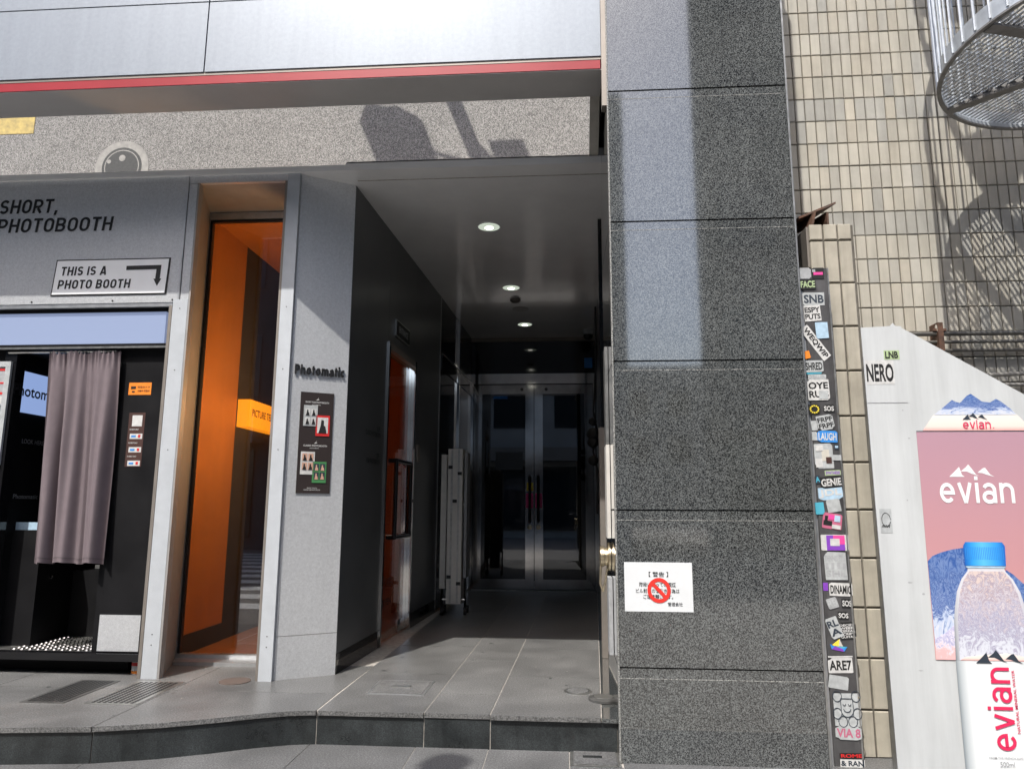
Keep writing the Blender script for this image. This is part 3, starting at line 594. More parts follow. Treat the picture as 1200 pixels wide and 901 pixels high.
wall_slab('glass', D0+.036, D1-.036, P+.01, DZ-.052, 'side_door_glass', -.01, -.03, dr)
wall_slab('patch_fitting', D1-.25, D1-.04, P+.012, .27, 'chrome', -.022, -.024, dr)
wall_slab('door_stile', D1-.12, D1-.037, .271, DZ-.053, 'chrome', -.02, -.022, dr)
hb = W0+WN*.045+WU*(D0+.16)
part('handle', MB().path([hb+Z*.93-WN*.06, hb+Z*.93, hb+Z*1.51, hb+Z*1.51-WN*.06], .018, 10).path([hb+WU*.42+Z*.93-WN*.06, hb+WU*.42+Z*.93, hb+WU*.42+Z*1.51, hb+WU*.42+Z*1.51-WN*.06], .018, 10).tube(hb+Z*.93, hb+WU*.42+Z*.93, .018, 10).tube(hb+Z*1.51, hb+WU*.42+Z*1.51, .018, 10), 'black_gloss', dr)
text('glass_lettering', 'WAS WEEN', W0-WN*.028+WU*(D0+.07)+Z*.55, WU, Z, .34, .07, 'p_black', dr, bold=.02)
text('glass_lettering', 'OPEN', W0-WN*.028+WU*(D0+.16)+Z*.42, WU, Z, .22, .05, 'p_black', dr, bold=.02)
es = thing('entrance_sign', 'small black sign reading ENTRANCE above the glass side door', 'sign', W0+WU*1.2+Z*2.5)
wall_slab('plate', 1.0, 1.40, 2.50, 2.635, 'steel', .012, .001, es); wall_slab('face', 1.01, 1.39, 2.51, 2.625, 'p_black', .002, .0135, es)
text('lettering', 'ENTRANCE', W0+WN*.0165+WU*1.07+Z*2.54, WU, Z, .26, .055, 'p_lgrey', es, bold=.02)
for tx, a, b, w, h_ in (('1F', .64, 1.70, .06, .035), ('CLASSIC PHOTOBOOTH', .38, 1.655, .34, .035), ('2F', .64, 1.505, .06, .035), ('FILM PHOTOBOOTH', .42, 1.46, .30, .035)):
    text('wall_lettering', tx, W0+WN*.0012+WU*a+Z*b, WU, Z, w, h_, 'black_paint', lw, bold=.02)
part('door_button', MB().slab(W0+WN*.001, WU, Z, WN, [(1.76, 1.55), (1.83, 1.55), (1.83, 1.70), (1.76, 1.70)], .015), 'bronze_trim', lw)

# dark glass side partition beyond the wall end
gp = thing('glass_partition', 'dark glass screen between the charcoal wall and the back doors', 'partition', (-1.24, 8, P))
part('pane', MB().prism([(-1.262, 7.115), (-1.252, 7.115), (-1.18, 8.93), (-1.19, 8.93)], P+.02, 2.55), 'black_gloss', gp)
part('upper_pane', MB().prism([(-1.262, 7.115), (-1.252, 7.115), (-1.18, 8.93), (-1.19, 8.93)], 2.71, 3.296), 'black_gloss', gp)
part('rail', MB().prism([(-1.27, 7.115), (-1.24, 7.115), (-1.168, 8.93), (-1.198, 8.93)], 2.552, 2.708), 'black_gloss', gp)
part('rail_trim', MB().prism([(-1.238, 7.115), (-1.234, 7.115), (-1.162, 8.93), (-1.166, 8.93)], 2.70, 2.715), 'steel', gp)
part('mullion', MB().prism([(-1.25, 8.0), (-1.19, 8.0), (-1.19, 8.05), (-1.25, 8.05)], P, 3.296), 'chrome', gp)

# back doors
YD = 8.96
bd = thing('glass_doors', 'pair of chrome framed glass doors at the end of the dark passage', 'doors', (-.4, YD, P))
part('transom', MB().box(-1.20, .42, YD-.02, YD+.06, 2.70, 2.83), 'chrome', bd)
part('transom_glass', MB().box(-1.20, .42, YD, YD+.02, 2.832, 3.25), 'black_gloss', bd)
part('top_rail', MB().box(-1.20, .42, YD-.03, YD+.05, 3.252, 3.297), 'bronze_trim', bd)
part('jamb', MB().box(-1.20, -1.145, YD-.025, YD+.05, P, 2.698), 'chrome', bd); part('jamb', MB().box(.362, .42, YD-.025, YD+.05, P, 2.698), 'chrome', bd)
part('threshold', MB().box(-1.145, .362, YD-.01, YD+.05, P, P+.012), 'steel', bd)
for x0, x1, hx in ((-1.14, -.382, -.43), (-.374, .358, -.325)):
    d_ = part('door_leaf', MB().box(x0, x0+.105, YD, YD+.045, P+.02, 2.69).box(x1-.105, x1, YD, YD+.045, P+.02, 2.69).box(x0+.105, x1-.105, YD, YD+.045, 2.57, 2.69).box(x0+.105, x1-.105, YD, YD+.045, P+.02, .30), 'door_chrome', bd)
    part('pane', MB().box(x0+.105, x1-.105, YD+.015, YD+.025, .30, 2.57), 'door_glass', d_)
    part('handle', MB().path([(hx, YD-.002, 1.535), (hx, YD-.075, 1.535), (hx, YD-.075, .98), (hx, YD-.002, .98)], .016, 10), 'black_gloss', d_)
    part('closer_cap', MB().lathe((x1-.15 if x0 < -1 else x0+.15, YD, 2.63), -Y, [(.02, 0), (.02, .006)], 12), 'p_black', d_)
    part('lock', MB().lathe((x1-.05 if x0 < -1 else x0+.05, YD, .92), -Y, [(.03, 0), (.03, .012), (.015, .016)], 12), 'brass', d_)
part('notice', rect((0, YD+.012, 0), X, Z, -Y, -.86, -.52, 1.62, 1.84, .001), 'p_navy', bd)
part('floral_poster', rect((0, YD-.002, 0), X, Z, -Y, -.48, -.39, 1.15, 1.33, .0015), 'p_pink', bd); part('floral_poster', rect((0, YD-.002, 0), X, Z, -Y, -.365, -.28, 1.15, 1.33, .0015), 'p_pink', bd)
part('floral_poster', rect((0, YD-.002, 0), X, Z, -Y, -.47, -.39, 1.36, 1.46, .0015), 'p_yellow', bd)
struct('inner_lobby_floor', MB().box(-1.5, .5, 9.02, 10.19, P-.02, P), 'riser_stone')
part('alarm_plate', rect((0, YD-.001, 0), X, Z, -Y, .26, .36, 2.90, 3.03, .002), 'p_blue', bd)

# folded table on castors
tr = thing('folding_table', 'beige folded table standing upright on castors by the passage wall', 'folding table', (-1.03, 7.0, P))
part('top_leaf', MB().box(-1.115, -.975, 6.86, 7.12, .27, 1.71), 'trolley_beige', tr)
part('edge_bead', MB().box(-1.085, -1.068, 6.852, 6.859, .28, 1.70).box(-1.02, -1.003, 6.852, 6.859, .28, 1.70), 'steel', tr)
part('second_leaf', MB().box(-1.19, -1.135, 6.92, 7.12, .40, 1.66), 'trolley_beige', tr)
part('folded_panel', MB().box(-.96, -.935, 6.9, 7.12, .5, 1.68), 'p_grey', tr)
for zx, zz in ((-1.09, 1.52), (-1.0, 1.46), (-1.045, 1.2), (-1.09, .5), (-1.0, .44)): part('catch', MB().box(zx-.02, zx+.02, 6.846, 6.858, zz, zz+.03), 'p_black', tr)
for xx in (-1.165, -.945): part('upright', MB().tube((xx, 6.95, .23), (xx, 6.95, 1.3), .012), 'black_gloss', tr)
part('crossbar', MB().tube((-1.165, 6.95, 1.18), (-.945, 6.95, 1.18), .012).tube((-1.165, 6.95, .30), (-.945, 6.95, .30), .012), 'steel', tr)
for xx, yy in ((-1.165, 6.95), (-.945, 6.95), (-1.165, 7.1), (-.945, 7.1)):
    part('castor', MB().tube((xx-.012, yy, P+.032), (xx+.012, yy, P+.032), .03, 14).box(xx-.016, xx+.016, yy-.012, yy+.012, P+.05, .232), 'p_black', tr)

# ceiling fittings
for i, (lx, ly, r_, lab) in enumerate(((-.569, 5.24, .083, 'largest and nearest downlight in the glossy passage ceiling'), (-.513, 6.81, .083, 'middle downlight in the passage ceiling before the smoke detector'), (-.457, 8.26, .083, 'farthest downlight in the passage ceiling near the glass doors'))):
    l_ = thing('downlight', lab, 'downlight', (lx, ly, 3.29), 'passage downlights')
    part('rim', MB().lathe((lx, ly, 3.299), -Z, [(r_+.012, 0), (r_+.01, .004), (r_, .004)], 28), 'ceiling_grey', l_)
    part('reflector', MB().lathe((lx, ly, 3.2945), -Z, [(r_, 0), (r_-.004, .002), (.02, .0022)], 28), 'lamp_trim', l_)
    part('bulb', MB().lathe((lx, ly+.01, 3.2922), -Z, [(.034, 0), (.03, .003)], 16), 'lamp_lit', l_)
    ld = bpy.data.lights.new('downlight_lamp', 'SPOT'); ld.energy = 1.4; ld.color = (1, .93, .82); ld.spot_size = 2.2; ld.spot_blend = .8; ld.shadow_soft_size = .05
    lo = bpy.data.objects.new('downlight_lamp', ld); COL.objects.link(lo); lo.parent = l_; lo.location = (0, 0, -.03)
one('smoke_detector', MB().lathe((-.499, 7.225, 3.299), -Z, [(.055, 0), (.055, .015), (.04, .03), (.015, .034)], 20), 'bronze_trim', 'small bronze smoke detector on the passage ceiling', 'smoke detector')
one('ceiling_vent', MB().lathe((-.467, 7.59, 3.299), -Z, [(.09, 0), (.088, .006), (.07, .008), (.03, .004)], 24), 'grey_soffit', 'flat round grey vent on the passage ceiling', 'vent')
sc2 = thing('security_camera', 'dome security camera under the passage ceiling at the right', 'camera', (.30, 8.6, 3.15))
part('mount', MB().box(.24, .36, 8.52, 8.66, 3.24, 3.299), 'p_lgrey', sc2); part('dome', MB().lathe((.30, 8.59, 3.24), -Z, [(.055, 0), (.053, .03), (.035, .055), (.01, .065)], 18), 'p_black', sc2)

# right-hand wall fittings
cb = thing('cable_bundle', 'tangled black cables and junction clips down the right passage wall', 'cables', (.3, 6, 1.2))
part('cable', MB().path([(.33, 7.2, 3.2), (.325, 7.15, 2.6), (.29, 7.1, 2.1), (.325, 7.1, 1.9), (.28, 7.05, 1.7), (.32, 7.0, 1.5), (.31, 7, 1.1)], .010, 6), 'cable', cb)
part('cable', MB().path([(.335, 7.4, 3.2), (.33, 7.35, 2.4), (.315, 7.3, 1.8), (.335, 7.3, 1.2)], .008, 6), 'cable', cb)
for zz, r_ in ((1.98, .04), (1.86, .065), (1.78, .06), (1.6, .05)): part('junction', MB().lathe((.30, 7.05, zz), (-.6, -.8, .2), [(r_*.4, 0), (r_, .02), (r_*.9, .06), (r_*.3, .08)], 10), 'cable', cb)
ch = thing('wall_channel', 'pale grey metal cable channel on the pillar side of the passage', 'cable channel', (.25, 4.0, 1.5))
part('upper_cover', MB().box(.226, .243, 3.92, 4.05, 1.50, 2.04), 'steel', ch); part('lower_cover', MB().box(.224, .243, 3.90, 4.05, 1.0, 1.495), 'trolley_beige', ch)
hy = thing('hose_valve', 'brass round fire hose inlet on the side of the granite pillar', 'hose inlet', (.2, 4.0, .85))
part('flange', MB().lathe((.243, 4.0, .90), -X, [(.075, 0), (.075, .012), (.05, .018)], 24), 'brass', hy)
part('nozzle', MB().lathe((.24, 4.0, .90), -X, [(.048, 0), (.048, .03), (.055, .032), (.055, .052), (.03, .056)], 24), 'brass', hy)
part('chain', MB().path([(.19, 3.98, .86), (.185, 3.97, .76), (.20, 3.97, .72), (.215, 3.98, .78), (.23, 3.99, .86)], .006, 6), 'brass', hy)
one('wall_box', MB().box(.222, .243, 3.86, 3.98, .42, .80), 'p_grey', 'narrow grey box low on the pillar side below the hose inlet', 'wall box')
pc = thing('passage_post', 'dull brown metal post against the right passage wall', 'post', (.30, 5.2, P))
part('shaft', MB().box(.245, .285, 5.1, 5.2, P, 1.72), 'bronze_trim', pc); part('upper_shaft', MB().box(.262, .29, 5.12, 5.18, 1.722, 3.29), 'black_gloss', pc)

# ------------------------------------------------------------------ granite pillar
pl = thing('granite_pillar', 'tall pillar clad in polished speckled dark granite panels', 'pillar', (.72, 3.9, 0))
part('core', MB().box(.262, 1.172, 3.61, 4.358, 0, 3.745), 'black_paint', pl); part('upper_core', MB().box(.262, 1.172, 3.61, 3.655, 3.745, 8.95), 'black_paint', pl)
seams = [0, .422, 1.152, 1.892, 2.634, 3.378, 4.12, 4.86, 5.6]
for z0, z1 in zip(seams, seams[1:]):
    z1 -= .007; zt = z1-.046
    prof = [(3.58, z0), (3.58, zt), (3.5835, zt+.0015), (3.5835, z1), (3.609, z1), (3.609, z0)]
    part('granite_panel', MB().slab((.2515, 0, 0), Y, Z, X, prof, .9325), 'granite_dark', pl)
    part('seam_line', MB().box(.252, 1.184, 3.5792, 3.5834, zt, zt+.0028), 'granite_edge', pl)
    if z1 < 3.5:
        part('side_panel', MB().box(.2455, .261, 3.612, 4.35, z0+.001, z1), 'granite_dark', pl)
part('corner_trim', MB().box(.243, .2505, 3.577, 3.611, .002, 5.6), 'granite_edge', pl); part('corner_trim', MB().box(1.185, 1.1935, 3.577, 3.64, .002, 5.6), 'steel', pl)
part('return_panel', MB().box(1.174, 1.186, 3.642, 4.385, 0, 5.6), 'granite_edge', pl)
ws = thing('warning_notice', 'white laminated Japanese notice with red prohibition mark on the pillar', 'notice', (.44, 3.575, .68))
wo = Vector((0, 3.5795, 0))
part('sheet', rect(wo, X, Z, -Y, .282, .604, .674, .902, .001), 'white_paper', ws)
wt = wo-Y*.0022
for tx, a, b, w, h_ in (('【 警告 】', .398, .834, .092, .024), ('階段に座っての喫煙', .352, .788, .172, .021), ('ビル前での客引き行為は', .336, .759, .205, .021), ('ご遠慮願います。', .37, .732, .14, .021), ('管理会社', .484, .700, .07, .018)):
    text('characters', tx, wt+X*a+Z*b, X, Z, w, h_, 'p_black', ws, bold=.008)
n = 40; cxm, czm = .445, .772
ring = MB(); ro = [(cxm+.055*math.cos(2*math.pi*i/n), czm+.058*math.sin(2*math.pi*i/n)) for i in range(n)]; ri = [(cxm+.038*math.cos(2*math.pi*i/n), czm+.040*math.sin(2*math.pi*i/n)) for i in range(n)]
yr = 3.5764
ring.add([(a, yr, b) for a, b in ro]+[(a, yr, b) for a, b in ri], [(i, (i+1) % n, n+(i+1) % n, n+i) for i in range(n)])
ring.add([(cxm-.036, yr-.0003, czm+.025), (cxm-.024, yr-.0003, czm+.037), (cxm+.036, yr-.0003, czm-.025), (cxm+.024, yr-.0003, czm-.037)], [(0, 1, 2, 3)])
part('prohibition_mark', ring, 'p_warnred', ws)

# ------------------------------------------------------------------ right: tiled building wall
YT = 4.4
tw = thing('tiled_building', 'cream tiled building wall with dark joints behind the spiral stair', 'building', (2.4, YT, 0))
part('wall_body', MB().box(1.162, 6.0, YT+.012, 14, 0, 9.0), 'tile_grout', tw)
PW, PH = .063, .1556; ZT0 = 4.242
tb = MB()
def tile_shape(mb, x, z, w, h_, y=YT, t=.02, c=.003):
    mb.add([(x+c, y, z+c), (x+w-c, y, z+c), (x+w-c, y, z+h_-c), (x+c, y, z+h_-c), (x, y+c, z), (x+w, y+c, z), (x+w, y+c, z+h_), (x, y+c, z+h_), (x, y+t, z), (x+w, y+t, z), (x+w, y+t, z+h_), (x, y+t, z+h_)],
           [(0, 1, 2, 3), (0, 4, 5, 1), (1, 5, 6, 2), (2, 6, 7, 3), (3, 7, 4, 0), (4, 8, 9, 5), (5, 9, 10, 6), (6, 10, 11, 7), (7, 11, 8, 4)])
tm = {}
for mn in ('tile_cream', 'tile_pale', 'tile_grey', 'tile_warm'):
    b_ = MB(); tile_shape(b_, 0, 0, PW-.006, PH-.006, 0); tm[mn] = mesh_of('wall_tile', b_, mn, (0, 0, 0))
cnt = 0; rest = {mn: MB() for mn in tm}
for r_ in range(-10, 17):
    z0 = ZT0-r_*PH-PH
    for c_ in range(0, 62):
        x0 = 1.195+c_*PW
        rowm = 'tile_grey' if r_ in (3, 8, 14) else None
        u_ = random.random()
        mn = rowm if rowm and u_ < .8 else ('tile_cream' if u_ < .62 else 'tile_pale' if u_ < .8 else 'tile_warm' if u_ < .93 else 'tile_grey')
        near = 0 <= r_ <= 15 and 2 <= c_ <= 20 and not (r_ > 11 and c_ < 6)
        if near and cnt < 300:
            o = link('wall_tile', tm[mn], (x0, YT+random.uniform(-.0014, .0014), z0), tw); o.rotation_euler = (random.uniform(-.012, .012), random.uniform(-.006, .006), random.uniform(-.016, .016)); cnt += 1
        else:
            tile_shape(rest[mn], x0, z0, PW-.006, PH-.006)
for mn, b_ in rest.items(): part('wall_tiles', b_, mn, tw, kind='stuff')
# pipes
pp = thing('pipe_run', 'pair of thin dark pipes clamped across the tiled wall above the advert', 'pipes', (2.4, 4.33, 2.1))
part('pipe', MB().tube((1.95, 4.33, 2.187), (4.5, 4.33, 2.187), .014), 'pipe_dark', pp); part('pipe', MB().tube((1.95, 4.33, 2.137), (4.5, 4.33, 2.137), .010), 'pipe_dark', pp); part('pipe', MB().tube((1.95, 4.35, 2.09), (4.5, 4.35, 2.09), .010), 'pipe_dark', pp)
part('clamp', MB().box(2.212, 2.242, 4.30, 4.40, 2.08, 2.25).box(2.19, 2.265, 4.31, 4.345, 2.20, 2.215), 'rust', pp); part('insulator', MB().lathe((2.227, 4.32, 2.2), Z, [(.02, 0), (.02, .03), (.012, .05)], 10), 'tile_pale', pp)
p2 = thing('pipe_run', 'low pale pipe on the tiled wall at the right picture edge', 'pipes', (2.8, 4.33, 1.9))
part('pipe', MB().path([(2.45, 4.34, 1.935), (2.7, 4.34, 1.945), (4.5, 4.34, 1.93)], .013), 'concrete', p2); part('pipe', MB().tube((2.45, 4.34, 1.88), (4.5, 4.34, 1.87), .012), 'concrete', p2)

# tiled pier with rusty steel on top
pr = thing('tiled_pier', 'narrow cream tiled pier with rusty steel on top beside the granite pillar', 'pier', (1.44, 3.9, 0))
part('pier_body', MB().box(1.322, 1.548, 3.762, 4.39, 0, 2.655), 'tile_grout', pr); 
pmsh = {}
def pier_tile(x, z, w, h_):
    k_ = (round(w, 3), round(h_, 3))
    if k_ not in pmsh: b_ = MB(); tile_shape(b_, 0, 0, w, h_, 0, .02, .004); pmsh[k_] = mesh_of('pier_tile', b_, 'pier_tile', (0, 0, 0))
    o = link('pier_tile', pmsh[k_], (x, 3.75+random.uniform(-.001, .001), z), pr); o.rotation_euler = (0, 0, random.uniform(-.012, .012))
for x in (1.318, 1.3925, 1.467):
    pier_tile(x, 2.573, .066, .085)
    for k in range(11):
        z1 = 2.563-k*.2355; pier_tile(x, max(z1-.2265, .002), .066, min(.2265, z1-.002))
for k in range(12):
    z1 = 2.655-k*.2355
    if z1 > .1: part('side_tile', MB().box(1.308, 1.3215, 3.775, 4.38, max(.001, z1-.2265), z1), 'bronze_trim' if k < 2 else 'pier_tile', pr)
sb = thing('steel_bracket', 'rusty bent steel channel lying on the tiled pier top', 'steel bracket', (1.4, 3.9, 2.66))
part('channel_base', MB().slab((1.33, 3.80, 2.657), Vector((1, .1, .06)).normalized(), Vector((-.1, 1, 0)).normalized(), Z, [(0, 0), (.17, 0), (.19, .3), (.02, .3)], .012), 'rust', sb)
part('channel_web', MB().slab((1.345, 3.80, 2.668), Vector((-.12, 1, .18)).normalized(), Vector((.25, 0, 1)).normalized(), X, [(0, 0), (.35, 0), (.35, .085), (0, .085)], .012), 'rust', sb)
part('channel_flange', MB().slab((1.30, 3.78, 2.725), Vector((1, .12, .38)).normalized(), Vector((-.15, 1, 0)).normalized(), Z, [(0, .05), (.2, 0), (.12, .3), (.02, .3)], .012), 'rust', sb)
part('stiffener', MB().slab((1.44, 3.82, 2.672), Vector((-.12, 1, .1)).normalized(), Z, X, [(0, 0), (.25, 0), (.25, .09), (0, .085)], .01), 'rust', sb)

# ------------------------------------------------------------------ sticker covered post
ps = thing('sticker_post', 'dark grey metal box post covered in stickers beside the granite pillar', 'post', (1.29, 3.7, 0))
part('body', MB().box(1.222, 1.343, 3.62, 3.745, 0, 2.37), 'post_metal', ps); part('edge_trim', MB().box(1.3435, 1.351, 3.617, 3.65, 0, 2.37), 'steel', ps)
part('side_flange', MB().box(1.2, 1.2215, 3.63, 3.70, 0, 2.37), 'silver_trim', ps)
for zz in (2.34, 1.62, .95, .3): part('screw', MB().lathe((1.347, 3.617, zz), -Y, [(.004, 0), (.004, .002)], 8), 'brass', ps)
PST = [
    (1.2365, 2.3442, 0.0566, 0.0589, 0, 'p_grey', '', 'p_black', 'plain grey sticker at the top of the post', []),
    (1.2979, 2.3429, 0.0617, 0.0588, 0, 'p_black', '', 'p_pink', 'black sticker with a pink scrawl', [(-0.35, 0.4, -0.15, 0.1, 'p_pink'), (-0.45, -0.2, 0.1, 0.35, 'p_grey')]),
    (1.2441, 2.2856, 0.0789, 0.0546, 0.03, 'p_black', 'FACE', 'p_palegreen', 'black sticker reading FACE in pale green', []),
    (1.2692, 2.2079, 0.1085, 0.0677, 0, 'p_lgrey', 'SNB', 'p_navy', 'pale bubble graffiti sticker', []),
    (1.258, 2.1334, 0.0836, 0.0847, 0.05, 'p_white', 'ESPY|PUTS', 'p_black', 'white sticker reading ESPY PUTS', []),
    (1.2987, 2.044, 0.0616, 0.0847, 0.04, 'p_ltblue', '', 'p_black', 'blank pale blue sticker', []),
    (1.2637, 1.9803, 0.197, 0.0468, -0.98, 'p_white', 'WEQWIP', 'p_black', 'long white slanted sticker with black letters', []),
    (1.2183, 1.9193, 0.0281, 0.0388, 0.2, 'p_orange', '', 'p_black', 'small orange round sticker', []),
    (1.2474, 1.8601, 0.0906, 0.0602, 0.03, 'p_lgrey', 'SHRED', 'p_black', 'grey sticker with black tag', []),
    (1.2463, 1.8262, 0.0736, 0.0108, 0.03, 'p_cyan', '', 'p_black', 'thin cyan strip', []),
    (1.2597, 1.8061, 0.0882, 0.0246, 0.02, 'p_lgrey', 'DEALER', 'p_grey', 'pale strip reading DEALER', []),
    (1.2616, 1.7406, 0.1047, 0.1046, 0.02, 'p_white', 'OYE|RU S', 'p_black', 'white sticker reading OYE RU S', [(0, 0.42, -0.45, -0.05, 'p_lgrey')]),
    (1.2361, 1.6435, 0.0569, 0.053, 0, 'p_black', '', 'p_yellow', 'black sticker with yellow ring', []),
    (1.306, 1.6469, 0.0531, 0.0378, 0.0, 'p_black', 'SOS', 'p_white', 'upper white SOS lettering sticker', []),
    (1.2842, 1.5776, 0.0799, 0.0736, 0.18, 'p_lgrey', 'FRPF|FRPF', 'p_black', 'tilted pale patterned sticker', []),
    (1.2301, 1.5624, 0.0291, 0.0488, 0.1, 'p_lgrey', '', 'p_black', 'torn pale scrap', []),
    (1.2289, 1.5107, 0.0247, 0.0426, 0.0, 'p_lgrey', '', 'p_black', 'torn pale scrap', []),
    (1.2889, 1.508, 0.0955, 0.0567, -0.03, 'p_blue', 'LAUGH', 'p_white', 'bright blue sticker with white letters', []),
    (1.2655, 1.4133, 0.0901, 0.1221, 0.03, 'p_lgrey', '', 'p_black', 'torn collage of white scraps', [(-0.1, 0.3, -0.2, 0.25, 'p_coin'), (-0.45, -0.1, -0.45, -0.1, 'p_white'), (0.1, 0.4, -0.3, -0.05, 'p_brown'), (-0.4, 0, 0.2, 0.42, 'p_white')]),
    (1.3291, 1.4576, 0.0238, 0.026, 0, 'p_navy', '', 'p_ltblue', 'small round dark blue sticker', [(-0.3, 0.3, -0.2, 0.2, 'p_ltblue')]),
    (1.3254, 1.4047, 0.0453, 0.0281, -0.03, 'p_lgrey', '', 'p_black', 'blank pale label', []),
    (1.3031, 1.3315, 0.0753, 0.0242, 0.05, 'p_palegreen', 'SYNTHESIS', 'p_purple', 'pastel strip', []),
    (1.2921, 1.2864, 0.1052, 0.0555, 0.1, 'p_black', 'GENIE', 'p_white', 'black sticker reading GENIE in white', []),
    (1.2285, 1.2991, 0.0237, 0.0403, 0.1, 'p_navy', 'A', 'p_cyan', 'small blue lettered scrap', []),
    (1.2856, 1.2325, 0.1178, 0.0611, 0.08, 'p_ltblue', 'JDL', 'p_white', 'pale blue block letter sticker', []),
    (1.2961, 1.1738, 0.0641, 0.0622, 0.15, 'p_lgrey', '', 'p_black', 'tilted blank white square', []),
    (1.229, 1.1609, 0.0428, 0.0586, 0.05, 'p_cyan', '', 'p_black', 'cyan square scrap', []),
    (1.2843, 1.1, 0.0901, 0.0754, -0.15, 'p_mauve', '', 'p_black', 'dark purple collage sticker', [(-0.45, 0, -0.3, 0, 'p_black'), (0.1, 0.4, 0, 0.4, 'p_ltblue'), (-0.2, 0.1, 0.1, 0.4, 'p_pink'), (0, 0.45, -0.45, -0.2, 'p_white'), (-0.4, -0.25, 0, 0.3, 'p_black')]),
    (1.2892, 0.999, 0.1285, 0.0746, 0, 'p_white', '', 'p_black', 'white label with purple square', [(-0.3, 0.36, -0.48, 0.46, 'p_purple'), (-0.05, 0.36, -0.1, 0.46, 'p_pink'), (-0.17, 0.17, -0.2, 0.25, 'p_white')]),
    (1.2852, 0.8908, 0.1039, 0.1302, 0.01, 'p_lgrey', 'DENNIS FIRE|  - - - -  |SHL', 'p_grey', 'tall pale notice sticker with a tag', []),
    (1.2326, 0.794, 0.0231, 0.0377, 0, 'p_purple', '', 'p_black', 'small purple scrap', []),
    (1.3017, 0.7819, 0.1068, 0.0605, -0.02, 'p_white', 'DINAMIC', 'p_black', 'white strip with tall black letters', []),
    (1.2586, 0.7193, 0.0488, 0.0485, 0.3, 'p_grey', 'RB', 'p_lgrey', 'crumpled grey sticker', []),
    (1.3254, 0.7189, 0.0473, 0.0415, -0.04, 'p_black', 'SOS', 'p_white', 'middle white SOS lettering sticker', []),
    (1.3054, 0.6635, 0.05, 0.0344, -0.04, 'p_black', 'SOS', 'p_white', 'lower white SOS lettering sticker', []),
    (1.2592, 0.6079, 0.0555, 0.0959, 0.35, 'p_lgrey', 'RL|A', 'p_navy', 'tilted grey sticker with navy scrawl', []),
    (1.3198, 0.5942, 0.0746, 0.0799, 0.08, 'p_black', 'DECIDI|WEEK|CEREAL|SCRIPT|GUITAR', 'p_white', 'black sticker with five white word lines', []),
    (1.2758, 0.44, 0.1119, 0.0677, 0.03, 'p_white', 'ARE7', 'p_black', 'white sticker reading ARE7', []),
    (1.2768, 0.4786, 0.1128, 0.0068, 0.03, 'p_white', '', 'p_black', 'thin white strip', []),
    (1.2622, 0.3647, 0.0895, 0.0585, -0.15, 'p_lgrey', '', 'p_black', 'blank torn white sticker', []),
    (1.2924, 0.2457, 0.121, 0.1447, 0.0, 'p_lgrey', '', 'p_black', 'grey sticker with a doodled flower face', []),
    (1.2909, 0.1455, 0.1169, 0.0591, -0.02, 'p_lgrey', 'VIA 8', 'p_mauve', 'pale sticker with faint red scrawl', []),
    (1.2977, 0.0475, 0.1048, 0.0241, 0.02, 'p_black', 'ROME', 'p_red', 'black strip with red letters', []),
    (1.2987, 0.0154, 0.1114, 0.035, 0.0, 'p_white', '& RAN', 'p_navy', 'white strip ending in RAN', []),
]
def torn(w, h_, i):
    """paper outline with clipped or ragged corners"""
    q = random.Random(i*7+3); pts = []
    for sx, sy in ((-1, -1), (1, -1), (1, 1), (-1, 1)):
        c = q.choice((.0, .0, .04, .10, .18)); a = (sx*w/2, sy*h_/2)
        if c: 
            p0 = (a[0], a[1]-sy*h_*c); p1 = (a[0]-sx*w*c, a[1]); mid_ = (a[0]-sx*w*c*q.uniform(.3, .7), a[1]-sy*h_*c*q.uniform(.3, .7))
            pts += [p0, mid_, p1] if sx*sy > 0 else [p1, mid_, p0]
        else: pts.append((a[0]*q.uniform(.95, 1), a[1]*q.uniform(.95, 1)))
    return pts
def stick(i, cx_, cz, w, h_, rot, bg, tx='', fg='p_black', lab='', extra=()):
    u = (X*math.cos(rot)+Z*math.sin(rot)); v = (Z*math.cos(rot)-X*math.sin(rot)); o = Vector((cx_, 3.6192-.0011*(i % 3)-.0003*(i % 2), cz))
    s_ = part('sticker', MB().slab(o, u, v, -Y, torn(w, h_, i), .0008), bg, ps, lab)
    ot = o-Y*.0014
    lines = tx.split('|') if tx else []
    for k, t in enumerate(lines):
        hh_ = h_*.82/len(lines); text('print', t, ot-u*w*.45+v*(h_*.41-hh_*(k+1)+hh_*.1), u, v, w*.9, hh_*.8, fg, s_, bold=.03)
    for ke, (a0, a1, b0, b1, m_) in enumerate(extra): part('print', MB().slab(ot-Y*(.0002+.0004*ke), u, v, -Y, [(w*a0, h_*b0), (w*a1, h_*b0), (w*a1, h_*b1), (w*a0, h_*b1)], .0003), m_, s_)
    return s_
for i, a in enumerate(PST): stick(i, *a)
fc = Vector((1.2924, 3.6158, 0.2496))
fd = MB()
def dline(pts, r=.0016): fd.path([fc+X*a+Z*b for a, b in pts], r, 4)
def darc(cx_, cz, rx, rz, a0, a1, n=10): dline([(cx_+rx*math.cos(math.radians(a0+(a1-a0)*i/n)), cz+rz*math.sin(math.radians(a0+(a1-a0)*i/n))) for i in range(n+1)])
dline([(-.028, .045), (.026, .045), (.028, -.01)]); dline([(-.028, .045), (-.027, -.01)]); darc(0, -.005, .028, .03, 180, 360)
darc(-.012, .022, .006, .008, 180, 360, 6); darc(.012, .022, .006, .008, 180, 360, 6); darc(0, 0, .016, .014, 180, 360, 8)
for a, b in ((-.042, .055), (.042, .055), (-.045, -.02), (.045, -.02), (-.022, -.055), (.022, -.055)): darc(a, b, .02, .024, 0, 360, 12)
part('doodle_face', fd, 'p_navy', ps)
rg = MB()
